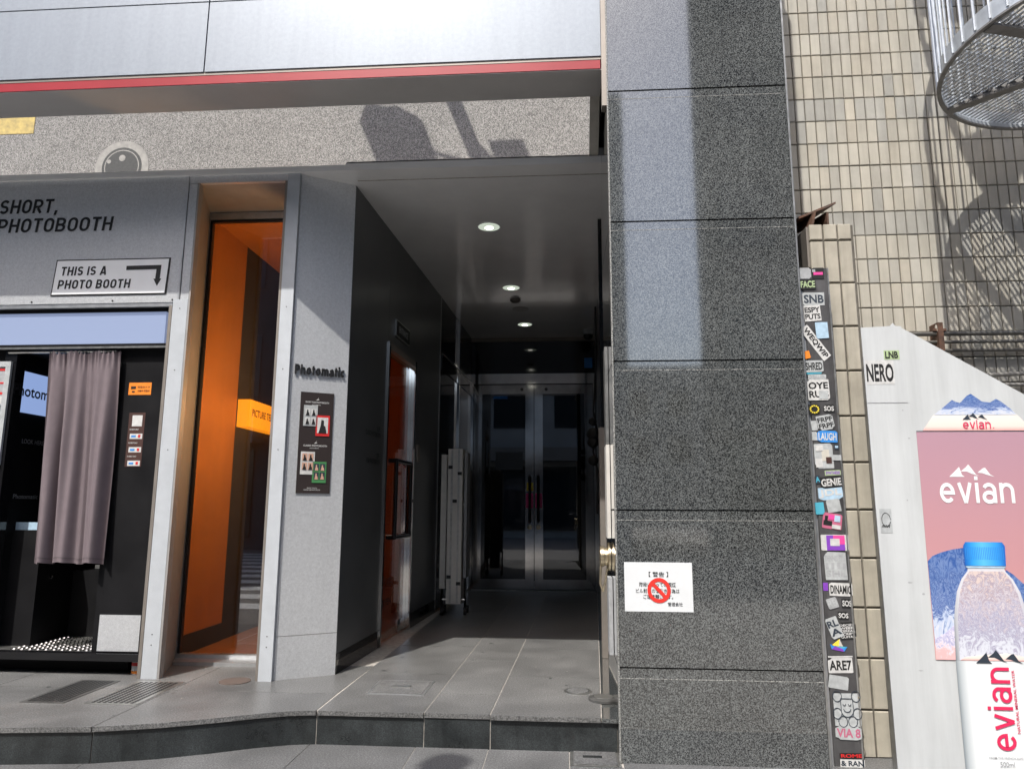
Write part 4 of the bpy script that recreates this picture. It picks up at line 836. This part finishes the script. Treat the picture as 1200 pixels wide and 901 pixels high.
for i in range(12):
    a = 2*math.pi*i/12; c = Vector((1.2354+.0195*math.cos(a), 3.6152, 1.6435+.0195*math.sin(a)*.9)); rg.slab(c, X, Z, -Y, [(-.0035, -.0035), (.0035, -.0035), (.0035, .0035), (-.0035, .0035)], .0006)
part('yellow_ring', rg, 'p_yellow', ps)
for pts, m_ in (([(-.036, .005), (-.003, .002), (.002, .034)], 'p_yellow'), ([(.002, .034), (-.003, .002), (.016, .002)], 'p_coin'), ([(-.042, .012), (-.02, .002), (-.036, -.012)], 'p_blue'), ([(-.036, -.012), (-.02, .002), (.012, -.008), (.02, -.022)], 'p_purple'), ([(-.02, .002), (.036, .0), (.012, -.008)], 'p_cyan'), ([(.036, .0), (.012, -.008), (.02, -.022)], 'p_blue')):
    part('sticker', MB().slab((1.2775, 3.6185, 0.5231), X, Z, -Y, pts, .0012), m_, ps)

# ------------------------------------------------------------------ advert board
YB = 3.5
ramp_mat('print_pink', [(0, (.52, .25, .23)), (.4, (.48, .245, .26)), (1, (.40, .24, .295))], 2, noise=.3, nscale=3)
ramp_mat('print_peak', [(.0, (.58, .60, .66)), (.22, (.42, .50, .66)), (.40, (.03, .08, .29)), (.52, (.22, .30, .50)), (.62, (.02, .07, .26)), (.78, (.16, .24, .45)), (1, (.03, .09, .30))], 2, noise=1.8, nscale=7, distort=1.8)
ramp_mat('print_rock', [(.1, (.58, .60, .66)), (.40, (.27, .25, .37)), (.48, (.60, .60, .66)), (.56, (.25, .20, .30)), (.66, (.62, .58, .60)), (.85, (.30, .25, .33)), (1, (.60, .50, .47))], 2, noise=2.2, nscale=8, distort=2.6)
ramp_mat('print_snow', [(.2, (.70, .42, .42)), (.36, (.66, .64, .70)), (.5, (.30, .30, .52)), (.6, (.72, .68, .72)), (.75, (.40, .38, .58)), (1, (.70, .68, .74))], 2, noise=1.4, nscale=9, distort=1.0)
ramp_mat('print_glow', [(0, (.72, .36, .34)), (.25, (.74, .62, .56)), (1, (.72, .70, .66))], 2)
ramp_mat('print_label', [(0, (.20, .23, .25)), (.05, (.42, .46, .48)), (.14, (.66, .69, .70)), (.5, (.72, .74, .75)), (.82, (.66, .69, .70)), (1, (.40, .44, .46))], 0)
ramp_mat('print_bottle', [(0, (.16, .18, .20)), (.05, (.42, .43, .46)), (.13, (.58, .58, .62)), (.87, (.58, .58, .62)), (.95, (.45, .45, .5)), (1, (.18, .2, .23))], 0)
ramp_mat('print_cap', [(0, (.01, .10, .40)), (.2, (.03, .30, .72)), (.45, (.10, .45, .80)), (.8, (.03, .28, .70)), (1, (.01, .10, .42))], 0)
ab = thing('advert_board', 'white board with pink mineral water advert and sloping top edge', 'advertising board', (1.9, YB, 0))
part('board', MB().slab((0, YB, 0), X, Z, -Y, [(1.63, 0), (3.4, 0), (3.4, .92), (1.66, 2.005), (1.63, 2.022)], -.03), 'white_board', ab)
part('side_sheet', MB().slab((0, YB-.001, 0), X, Z, -Y, [(1.447, 0), (1.636, 0), (1.628, 2.028), (1.60, 2.03), (1.59, 2.045), (1.575, 2.03), (1.438, 2.024)], .006), 'white_board', ab)
part('support_frame', MB().box(1.47, 1.53, YB+.035, YB+.10, 0, 1.9).box(2.2, 2.26, YB+.035, YB+.1, 0, 1.5), 'steel', ab)
part('joint', MB().box(1.442, 1.627, YB-.0085, YB-.0075, 1.655, 1.658), 'p_grey', ab)
bp = Vector((0, YB-.001, 0))
def pr_(nm, pts, m_, k=1, par=ab, t=.0006): return part(nm, MB().slab(bp-Y*.0009*k, X, Z, -Y, pts, t), m_, par)
ADVERT = True
pk = pr_('pink_print', [(1.65, .497), (3.39, .497), (3.39, .92), (2.43, 1.5175), (1.655, 1.5175)], 'print_pink', 1)
pr_('rule', [(1.655, 1.518), (2.44, 1.518), (2.435, 1.522), (1.655, 1.522)], 'p_navy', 2)
pr_('glow_print', [(1.685, 1.523), (2.18, 1.523), (2.115, 1.60), (1.742, 1.60)], 'print_glow', 1)
pr_('mountain_print', [(1.742, 1.597), (1.79, 1.635), (1.83, 1.668), (1.845, 1.66), (1.865, 1.653), (1.898, 1.687), (1.918, 1.697), (1.94, 1.68), (1.965, 1.66), (2.0, 1.655), (2.03, 1.672), (2.05, 1.66), (2.085, 1.63), (2.115, 1.597)], 'print_peak', 2)
def logo(cx_, z0, s_, m_, par, k, rot=False):
    for tri in ([(-.38, 0), (-.24, .13), (-.13, .24), (-.08, .05), (-.02, 0)], [(-.10, .13), (.03, .23), (.09, .30), (.16, .20), (.25, .06), (.33, .02), (.16, .07), (.04, .13)], [(.29, .10), (.43, .21), (.48, .22), (.58, .06), (.68, 0), (.50, .05), (.40, .09)]):
        part('logo_peak', MB().slab(bp-Y*.0009*k, X, Z, -Y, [(cx_+(a-.15)*s_, z0+b*s_) for a, b in tri], .0006), m_, par)
def ptext(tx, x0, z0, w, h_, m_, k, bold=.02, u=X, v=Z): return text('lettering', tx, (x0, YB-.001-.0009*k-.0006, z0), u, v, w, h_, m_, ab, bold=bold)
logo(1.925, 1.575, .105, 'p_navy', ab, 3); letters('lettering', 'evian', (1.868, YB-.0043, 1.532), X, Z, .125, .042, 'p_evred', ab, .12)
pr_('dot', [(2.003, 1.533), (2.007, 1.533), (2.007, 1.537), (2.003, 1.537)], 'p_evred', 3)
logo(1.885, 1.308, .19, 'p_adwhite', ab, 2); letters('lettering', 'evian', (1.735, YB-.0034, 1.188), X, Z, .330, .125, 'p_adwhite', ab, .14)
pr_('blue_mountain_print', [(1.653, .55), (1.76, .66), (1.83, .80), (1.84, .99), (1.816, .986), (1.764, .978), (1.714, .964), (1.676, .948), (1.653, .925)], 'print_peak', 2)
pr_('snow_print', [(1.651, .497), (1.78, .497), (1.78, .68), (1.70, .61), (1.653, .585)], 'print_snow', 3)
pr_('right_mountain_print', [(1.99, .89), (2.02, .87), (2.06, .83), (2.12, .80), (2.3, .76), (2.3, .497), (1.99, .497)], 'print_peak', 2)
bx = 1.9044
hwz = [(.0782, .8976), (.0821, .8829), (.1107, .8485), (.1364, .7937), (.1535, .7152), (.1605, .6672), (.1649, .5958), (.1698, .497)]
hlo = [(.1698, .4965), (.171, .3847), (.1713, .2238), (.1718, .0881), (.172, .002)]
def outline(h, k): return [(bx-a*k, z) for a, z in h]+[(bx+a*k, z) for a, z in h[::-1]]
bt = pr_('bottle_print', outline(hwz, 1), 'print_bottle', 4)
pr_('bottle_rock_print', outline([(a, z) for a, z in hwz[1:]], .90), 'print_rock', 5, bt)
pr_('bottle_glow_print', [(bx-.15, .4972), (bx+.15, .4972), (bx+.13, .515), (bx+.05, .53), (bx-.06, .52), (bx-.13, .51)], 'print_glow', 6, bt)
lb = pr_('bottle_label_print', outline(hlo, 1), 'print_label', 4)
cp = pr_('cap_print', [(1.814, .907), (1.992, .907), (1.996, .995), (1.985, 1.012), (1.825, 1.012), (1.814, .995)], 'print_cap', 5)
for i in range(22): pr_('cap_rib', [(1.82+i*.0078, .935), (1.8225+i*.0078, .935), (1.8225+i*.0078, .99), (1.82+i*.0078, .99)], 'p_blue', 6, cp)
pr_('cap_ring', [(1.82, .897), (1.985, .897), (1.99, .905), (1.816, .905)], 'p_ltblue', 6, cp)
logo(1.905+.015, .486, .19, 'p_navy', ab, 7)
letters('lettering', 'evian', (1.955, YB-.0079, .125), Z, -X, .345, .11, 'p_evred', ab, .13)
ptext('NATURAL MINERAL WATER', 1.977, .196, .263, .012, 'p_evred', 7, .01, Z, -X)
ptext('500ml', 1.878, .058, .06, .022, 'p_grey', 7, .005); ptext('FROM THE FRENCH ALPS', 1.835, .090, .14, .009, 'p_grey', 7, .005)
for px_, pz_, rx, rz in ((1.617, 1.487, .006, .004), (1.565, .83, .012, .004), (1.62, .78, .008, .005), (1.60, 1.62, .004, .004), (1.55, 1.86, .004, .004), (1.585, 1.2, .004, .004), (1.58, .45, .01, .003)):
    part('scuff', MB().slab((px_, YB-.0072, pz_), X, Z, -Y, [(rx*math.cos(t*math.pi/3)*random.uniform(.7, 1.2), rz*math.sin(t*math.pi/3)*random.uniform(.7, 1.2)) for t in range(6)], .0004), 'p_grey', ab)
sdo = Vector((0, YB-.0073, 0))
ne = part('sticker', rect(sdo, X, Z, -Y, 1.445, 1.575, 1.745, 1.862, .0008), 'p_white', ab, 'white NERO sticker'); text('print', 'NERO', sdo-Y*.0014+X*1.447+Z*1.757, X, Z, .125, .088, 'p_black', ne, bold=.03)
n2 = part('sticker', rect(sdo, X, Z, -Y, 1.535, 1.607, 1.865, 1.91, .0008), 'p_palegreen', ab, 'small pale green tag sticker'); text('print', 'LNB', sdo-Y*.0014+X*1.54+Z*1.87, X, Z, .06, .035, 'p_black', n2, bold=.04)
n3 = part('sticker', rect(sdo, X, Z, -Y, 1.455, 1.508, 1.05, 1.16, .0008), 'p_lgrey', ab, 'grey line-drawn sticker')
part('print', MB().path([sdo-Y*.0012+X*(1.482+.02*math.cos(t*.6))+Z*(1.11+.032*math.sin(t*.6)) for t in range(11)], .0014, 4).path([sdo-Y*.0012+X*(1.462+.004*t)+Z*(1.075+.012*(t % 2)) for t in range(10)], .0012, 4), 'p_black', n3)

# ------------------------------------------------------------------ spiral stair
st = thing('spiral_stair', 'grey steel spiral stair with barred balustrade projecting over the tiled wall', 'spiral stair', (2.75, 3.4, 0))
SX, SY, SR, SZ = 2.75, 3.40, .78, 3.40
def sp(a, r, z): return Vector((SX+r*math.cos(a), SY+r*math.sin(a), z))
part('column', MB().tube((SX, SY, 0), (SX, SY, 8.5), .06, 16), 'stair_metal', st)
def band(mb, a0, a1, z0f, hgt, r, t=.012, n=60):
    for i in range(n):
        p0, p1 = a0+(a1-a0)*i/n, a0+(a1-a0)*(i+1)/n; z0, z1 = z0f(p0), z0f(p1)
        vs = [sp(p0, r, z0), sp(p1, r, z1), sp(p1, r, z1+hgt), sp(p0, r, z0+hgt), sp(p0, r-t, z0), sp(p1, r-t, z1), sp(p1, r-t, z1+hgt), sp(p0, r-t, z0+hgt)]
        mb.add(vs, [(0, 1, 2, 3), (5, 4, 7, 6), (0, 4, 5, 1), (3, 2, 6, 7)], True)
    return mb
PI = math.pi
LA0, LA1 = math.radians(75), math.radians(255)     # landing sweep, on the picture side
helix = lambda a: SZ+max(0, (LA0-a))/(2*PI)*2.9 if a < LA0 else SZ
part('landing_ring', band(MB(), LA0, LA1, lambda a: SZ, .10, SR), 'stair_metal', st)
part('ring_flange', band(MB(), LA0, LA1, lambda a: SZ-.004, .010, SR+.008, .022), 'stair_dark', st)
part('stringer', band(MB(), LA0-2*PI, LA0, helix, .16, SR, n=90), 'stair_metal', st)
# expanded metal deck of the landing: two families of slanted strands
mb = MB()
def strand(p, q, w=.0035, t=.004):
    p, q = Vector(p), Vector(q); d = (q-p).normalized(); s_ = d.cross(Z)*w; mb.add([p-s_, p+s_, q+s_, q-s_, p-s_+Z*t, p+s_+Z*t, q+s_+Z*t, q-s_+Z*t], [(0, 1, 2, 3), (7, 6, 5, 4), (0, 4, 5, 1), (2, 6, 7, 3), (1, 5, 6, 2), (3, 7, 4, 0)])
R2 = SR-.016
for ang, zz, step, wd in ((math.radians(107), SZ+.03, .029, .0070), (math.radians(20), SZ+.0375, .07, .003)):
    d = Vector((math.cos(ang), math.sin(ang), 0)); e = Vector((-d.y, d.x, 0))
    k = -R2
    while k < R2:
        hw = math.sqrt(max(0, R2*R2-k*k)); c0 = Vector((SX, SY, zz))+e*k
        pts = [c0+d*(-hw+2*hw*i/40) for i in range(41)]; run = []
        for p_ in pts+[None]:
            ok_ = p_ is not None and LA0 <= (math.atan2(p_.y-SY, p_.x-SX) % (2*PI)) <= LA1
            if ok_: run.append(p_)
            else:
                if len(run) > 1: strand(run[0], run[-1], wd)
                run = []
        k += step
part('mesh_deck', mb, 'stair_metal', st, kind='stuff')
for ang in (LA0, math.radians(135), math.radians(195), LA1):
    d = sp(ang, 1, 0)-sp(ang, 0, 0); e = Vector((-d.y, d.x, 0))*.03
    a_, b_ = sp(ang, .05, SZ-.01), sp(ang, SR-.013, SZ-.01)
    part('support_beam', MB().add([a_-e, a_+e, b_+e, b_-e, a_-e+Z*.012, a_+e+Z*.012, b_+e+Z*.012, b_-e+Z*.012], [(0, 1, 2, 3), (7, 6, 5, 4), (0, 4, 5, 1), (2, 6, 7, 3), (1, 5, 6, 2), (3, 7, 4, 0)]).add([a_-e*.15+Z*.012, a_+e*.15+Z*.012, b_+e*.15+Z*.012, b_-e*.15+Z*.012, a_-e*.15+Z*.09, a_+e*.15+Z*.09, b_+e*.15+Z*.028, b_-e*.15+Z*.028], [(0, 1, 2, 3), (7, 6, 5, 4), (0, 4, 5, 1), (2, 6, 7, 3), (1, 5, 6, 2), (3, 7, 4, 0)]), 'stair_dark', st)
NT = 15
for k in range(NT):
    a0 = LA0-(k+1)*2*PI/NT; a1 = a0+2*PI/NT; z_ = SZ+(k+1)*2.9/NT-.02
    vs = [sp(a0, .06, z_), sp(a0, SR-.013, z_), sp((a0+a1)/2, SR-.013, z_), sp(a1, SR-.013, z_), sp(a1, .06, z_)]
    part('tread', MB().add(vs+[v+Z*.006 for v in vs], [(0, 1, 2, 3, 4), (9, 8, 7, 6, 5), (0, 5, 6, 1), (4, 3, 8, 9), (1, 6, 7, 2), (2, 7, 8, 3)]), 'stair_metal', st)
bar = MB(); 
NB = 84
for i in range(NB):
    a = LA0-2*PI+(2*PI+(LA1-LA0))*i/NB
    z0 = helix(a); part('baluster', MB().box(-.006, .006, -.004, .004, 0, 1) if False else MB().tube(sp(a, SR+.002, z0+.02), sp(a, SR+.002, z0+1.15), .0065, 5, smooth=False), 'stair_metal', st)
hr = [sp(LA0-2*PI+(2*PI+LA1-LA0)*i/80, SR+.002, helix(LA0-2*PI+(2*PI+LA1-LA0)*i/80)+1.15) for i in range(81)]
part('handrail', MB().path(hr, .018, 6), 'stair_metal', st)
mid = [p_-Z*.55 for p_ in hr]

# ------------------------------------------------------------------ the street behind the camera (seen in mirror, glass and granite)
cwk = structroot('crosswalk', (-5.5, -3, 0))
for i in range(11):
    y0 = 1.25-i*.9; part('road_stripe', MB().box(-8.4, -3.0, y0-.45, y0, -.004, .0), 'road_paint', cwk)
mh = thing('manhole_cover', 'round iron manhole cover with concrete collar seen in the mirror strip', 'manhole', (-5.2, 2.47, 0))
part('collar', MB().lathe((-5.2, 2.47, -.004), Z, [(.33, 0), (.33, .004), (.25, .005)], 36), 'concrete', mh); part('cover', MB().lathe((-5.2, 2.47, -.004), Z, [(.245, 0), (.245, .008), (.235, .009)], 36), 'manhole_iron', mh)
ringm = MB(); 
for r_ in (.215,):
    for i in range(36):
        a, b = 2*PI*i/36, 2*PI*(i+1)/36; ringm.add([(-5.2+r_*math.cos(a), 2.47+r_*math.sin(a), .006), (-5.2+r_*math.cos(b), 2.47+r_*math.sin(b), .006), (-5.2+(r_-.012)*math.cos(b), 2.47+(r_-.012)*math.sin(b), .006), (-5.2+(r_-.012)*math.cos(a), 2.47+(r_-.012)*math.sin(a), .006)], [(0, 1, 2, 3)])
part('ring', ringm, 'concrete', mh); part('boss', MB().lathe((-5.2, 2.36, .004), Z, [(.04, 0), (.04, .004), (.028, .005), (.01, .005)], 20), 'concrete', mh); part('boss', MB().lathe((-5.36, 2.40, .004), Z, [(.025, 0), (.025, .004)], 16), 'concrete', mh)
one('tactile_block', MB().box(-7.2, -6.36, 1.62, 2.0, -.004, .003), 'yellow_paint', 'yellow paved strip seen at the left end of the mirror', 'paving strip')
sp_o = thing('traffic_signal', 'traffic signal on a steel pole whose shadow shows in the mirror strip', 'traffic signal', (-2.0, -.1, 0))
part('pole', MB().tube((-2, -.1, 0), (-2, -.1, 5.55), .095, 16, .075).lathe((-2, -.1, 5.55), Z, [(.075, 0), (.11, .02), (.11, .10), (.03, .16)], 16), 'signal_case', sp_o)
part('arm', MB().tube((-2, -.1, 4.75), (-3.0, -.45, 4.75), .035).tube((-2, -.1, 4.35), (-3.0, -.45, 4.35), .02), 'signal_case', sp_o)
SU = Vector((1, .3, 0)).normalized(); SNn = Vector((.3, -1, 0)).normalized()
sh = part('signal_head', MB().slab((-3.40, -.62, 3.95), SU, Z, SNn, [(0, .1), (.1, 0), (.62, 0), (.72, .1), (.70, 1.15), (.58, 1.25), (.2, 1.22), (.02, 1.05)], .2), 'signal_case', sp_o)
for k in range(3):
    part('lens_hood', MB().lathe(Vector((-3.40, -.62, 4.2+.36*k))+SU*.36+SNn*.2, SNn, [(.14, 0), (.14, .1), (.13, .1), (.12, .01)], 18), 'p_black', sh)
part('hanger', MB().tube((-3.0, -.45, 4.2), (-2.0, -.1, 4.2), .025).tube((-3.0, -.45, 4.95), (-2.0, -.1, 4.95), .025), 'signal_case', sp_o)
part('sign_plate', MB().slab((-1.95, -.22, 3.9), X, Z, -Y, [(.1, 0), (.5, 0), (.5, .5), (.1, .5)], .01), 'p_blue', sp_o)
part('branch_arm', MB().tube((-2, -.1, 3.6), (-1.55, .1, 4.4), .03), 'signal_case', sp_o)
def block(nm, lab, x0, x1, y0, y1, h_, m_, wx, wz, shop=True, xb=None):
    b = thing(nm, lab, 'building', ((x0+x1)/2, y1, 0), 'buildings across the street')
    part('wall', MB().prism([(x0 if xb is None else xb, y0), (x1, y0), (x1, y1), (x0, y1)], 0, h_), m_, b)
    w_ = None; nx = max(1, int((x1-x0)/wx)); nz = int((h_-4)/wz)
    for j in range(nz):
        for i in range(nx):
            xx = x0+(i+.5)*(x1-x0)/nx; zz = 4.2+j*wz
            if w_ is None: w_ = mesh_of('window', MB().box(-wx*.32, wx*.32, -.02, .03, 0, wz*.55), 'window_dark', (0, 0, 0))
            link('window', w_, (xx, y1, zz), b)
    if shop:
        part('shop_glass', MB().box(x0+.5, x1-.5, y1, y1+.06, .3, 2.7), 'window_dark', b); part('awning', MB().slab((x0+.3, y1, 3.4), X, Z, Y, [(0, -.5), (x1-x0-.6, -.5), (x1-x0-.6, 0), (0, 0)], .7), 'building_brown', b)
    part('parapet', MB().box(x0+.02, x1-.02, y1-.3, y1+.05, h_, h_+.3), m_, b)
    return b
block('office_block', 'grey office block across the street reflected on the left of the granite', -8.0, 1.55, -24, -10, 11.4, 'building_grey', 2.3, 3.1)
block('office_block', 'tall brown block across the street reflected on the right of the granite', 3.3, 13, -24, -10, 19, 'building_brown', 2.2, 3.2, True, 6.4)
b3 = block('office_block', 'dark shop building across the street reflected in the tall window', -24, -8.15, -26, -10, 14, 'building_dark', 2.6, 3.2)
block('office_block', 'low far building closing the gap between the reflected blocks', -2, 12, -60, -42, 10.5, 'building_grey', 2.4, 3.1, False)
block('office_block', 'long dark block far along the street to the left', -48, -24.3, -26, -10, 17, 'building_brown', 2.6, 3.2)
block('office_block', 'long grey block far along the street to the right', 13.2, 44, -26, -10, 15, 'building_grey', 2.6, 3.2)
bs = part('shop_sign', MB().box(-10.0, -8.45, -9.32, -9.26, 2.86, 3.66), 'white_board', b3)
for tx, a, z_, w_, h_, m_ in (('牛煮込み', -9.08, 3.3, .87, .28, 'p_black'), ('レモンサワー', -9.08, 2.95, .87, .24, 'p_black'), ('SAPPORO', -8.5, 2.97, .5, .12, 'p_red')):
    text('sign_text', tx, (a, -9.257, z_), -X, Z, w_, h_, m_, bs, bold=.02)
part('red_star', MB().slab((-8.78, -9.258, 3.38), X, Z, Y, [((.24 if i % 2 == 0 else .095)*math.sin(i*math.pi/5), (.24 if i % 2 == 0 else .095)*math.cos(i*math.pi/5)) for i in range(10)], .004), 'p_red', bs)
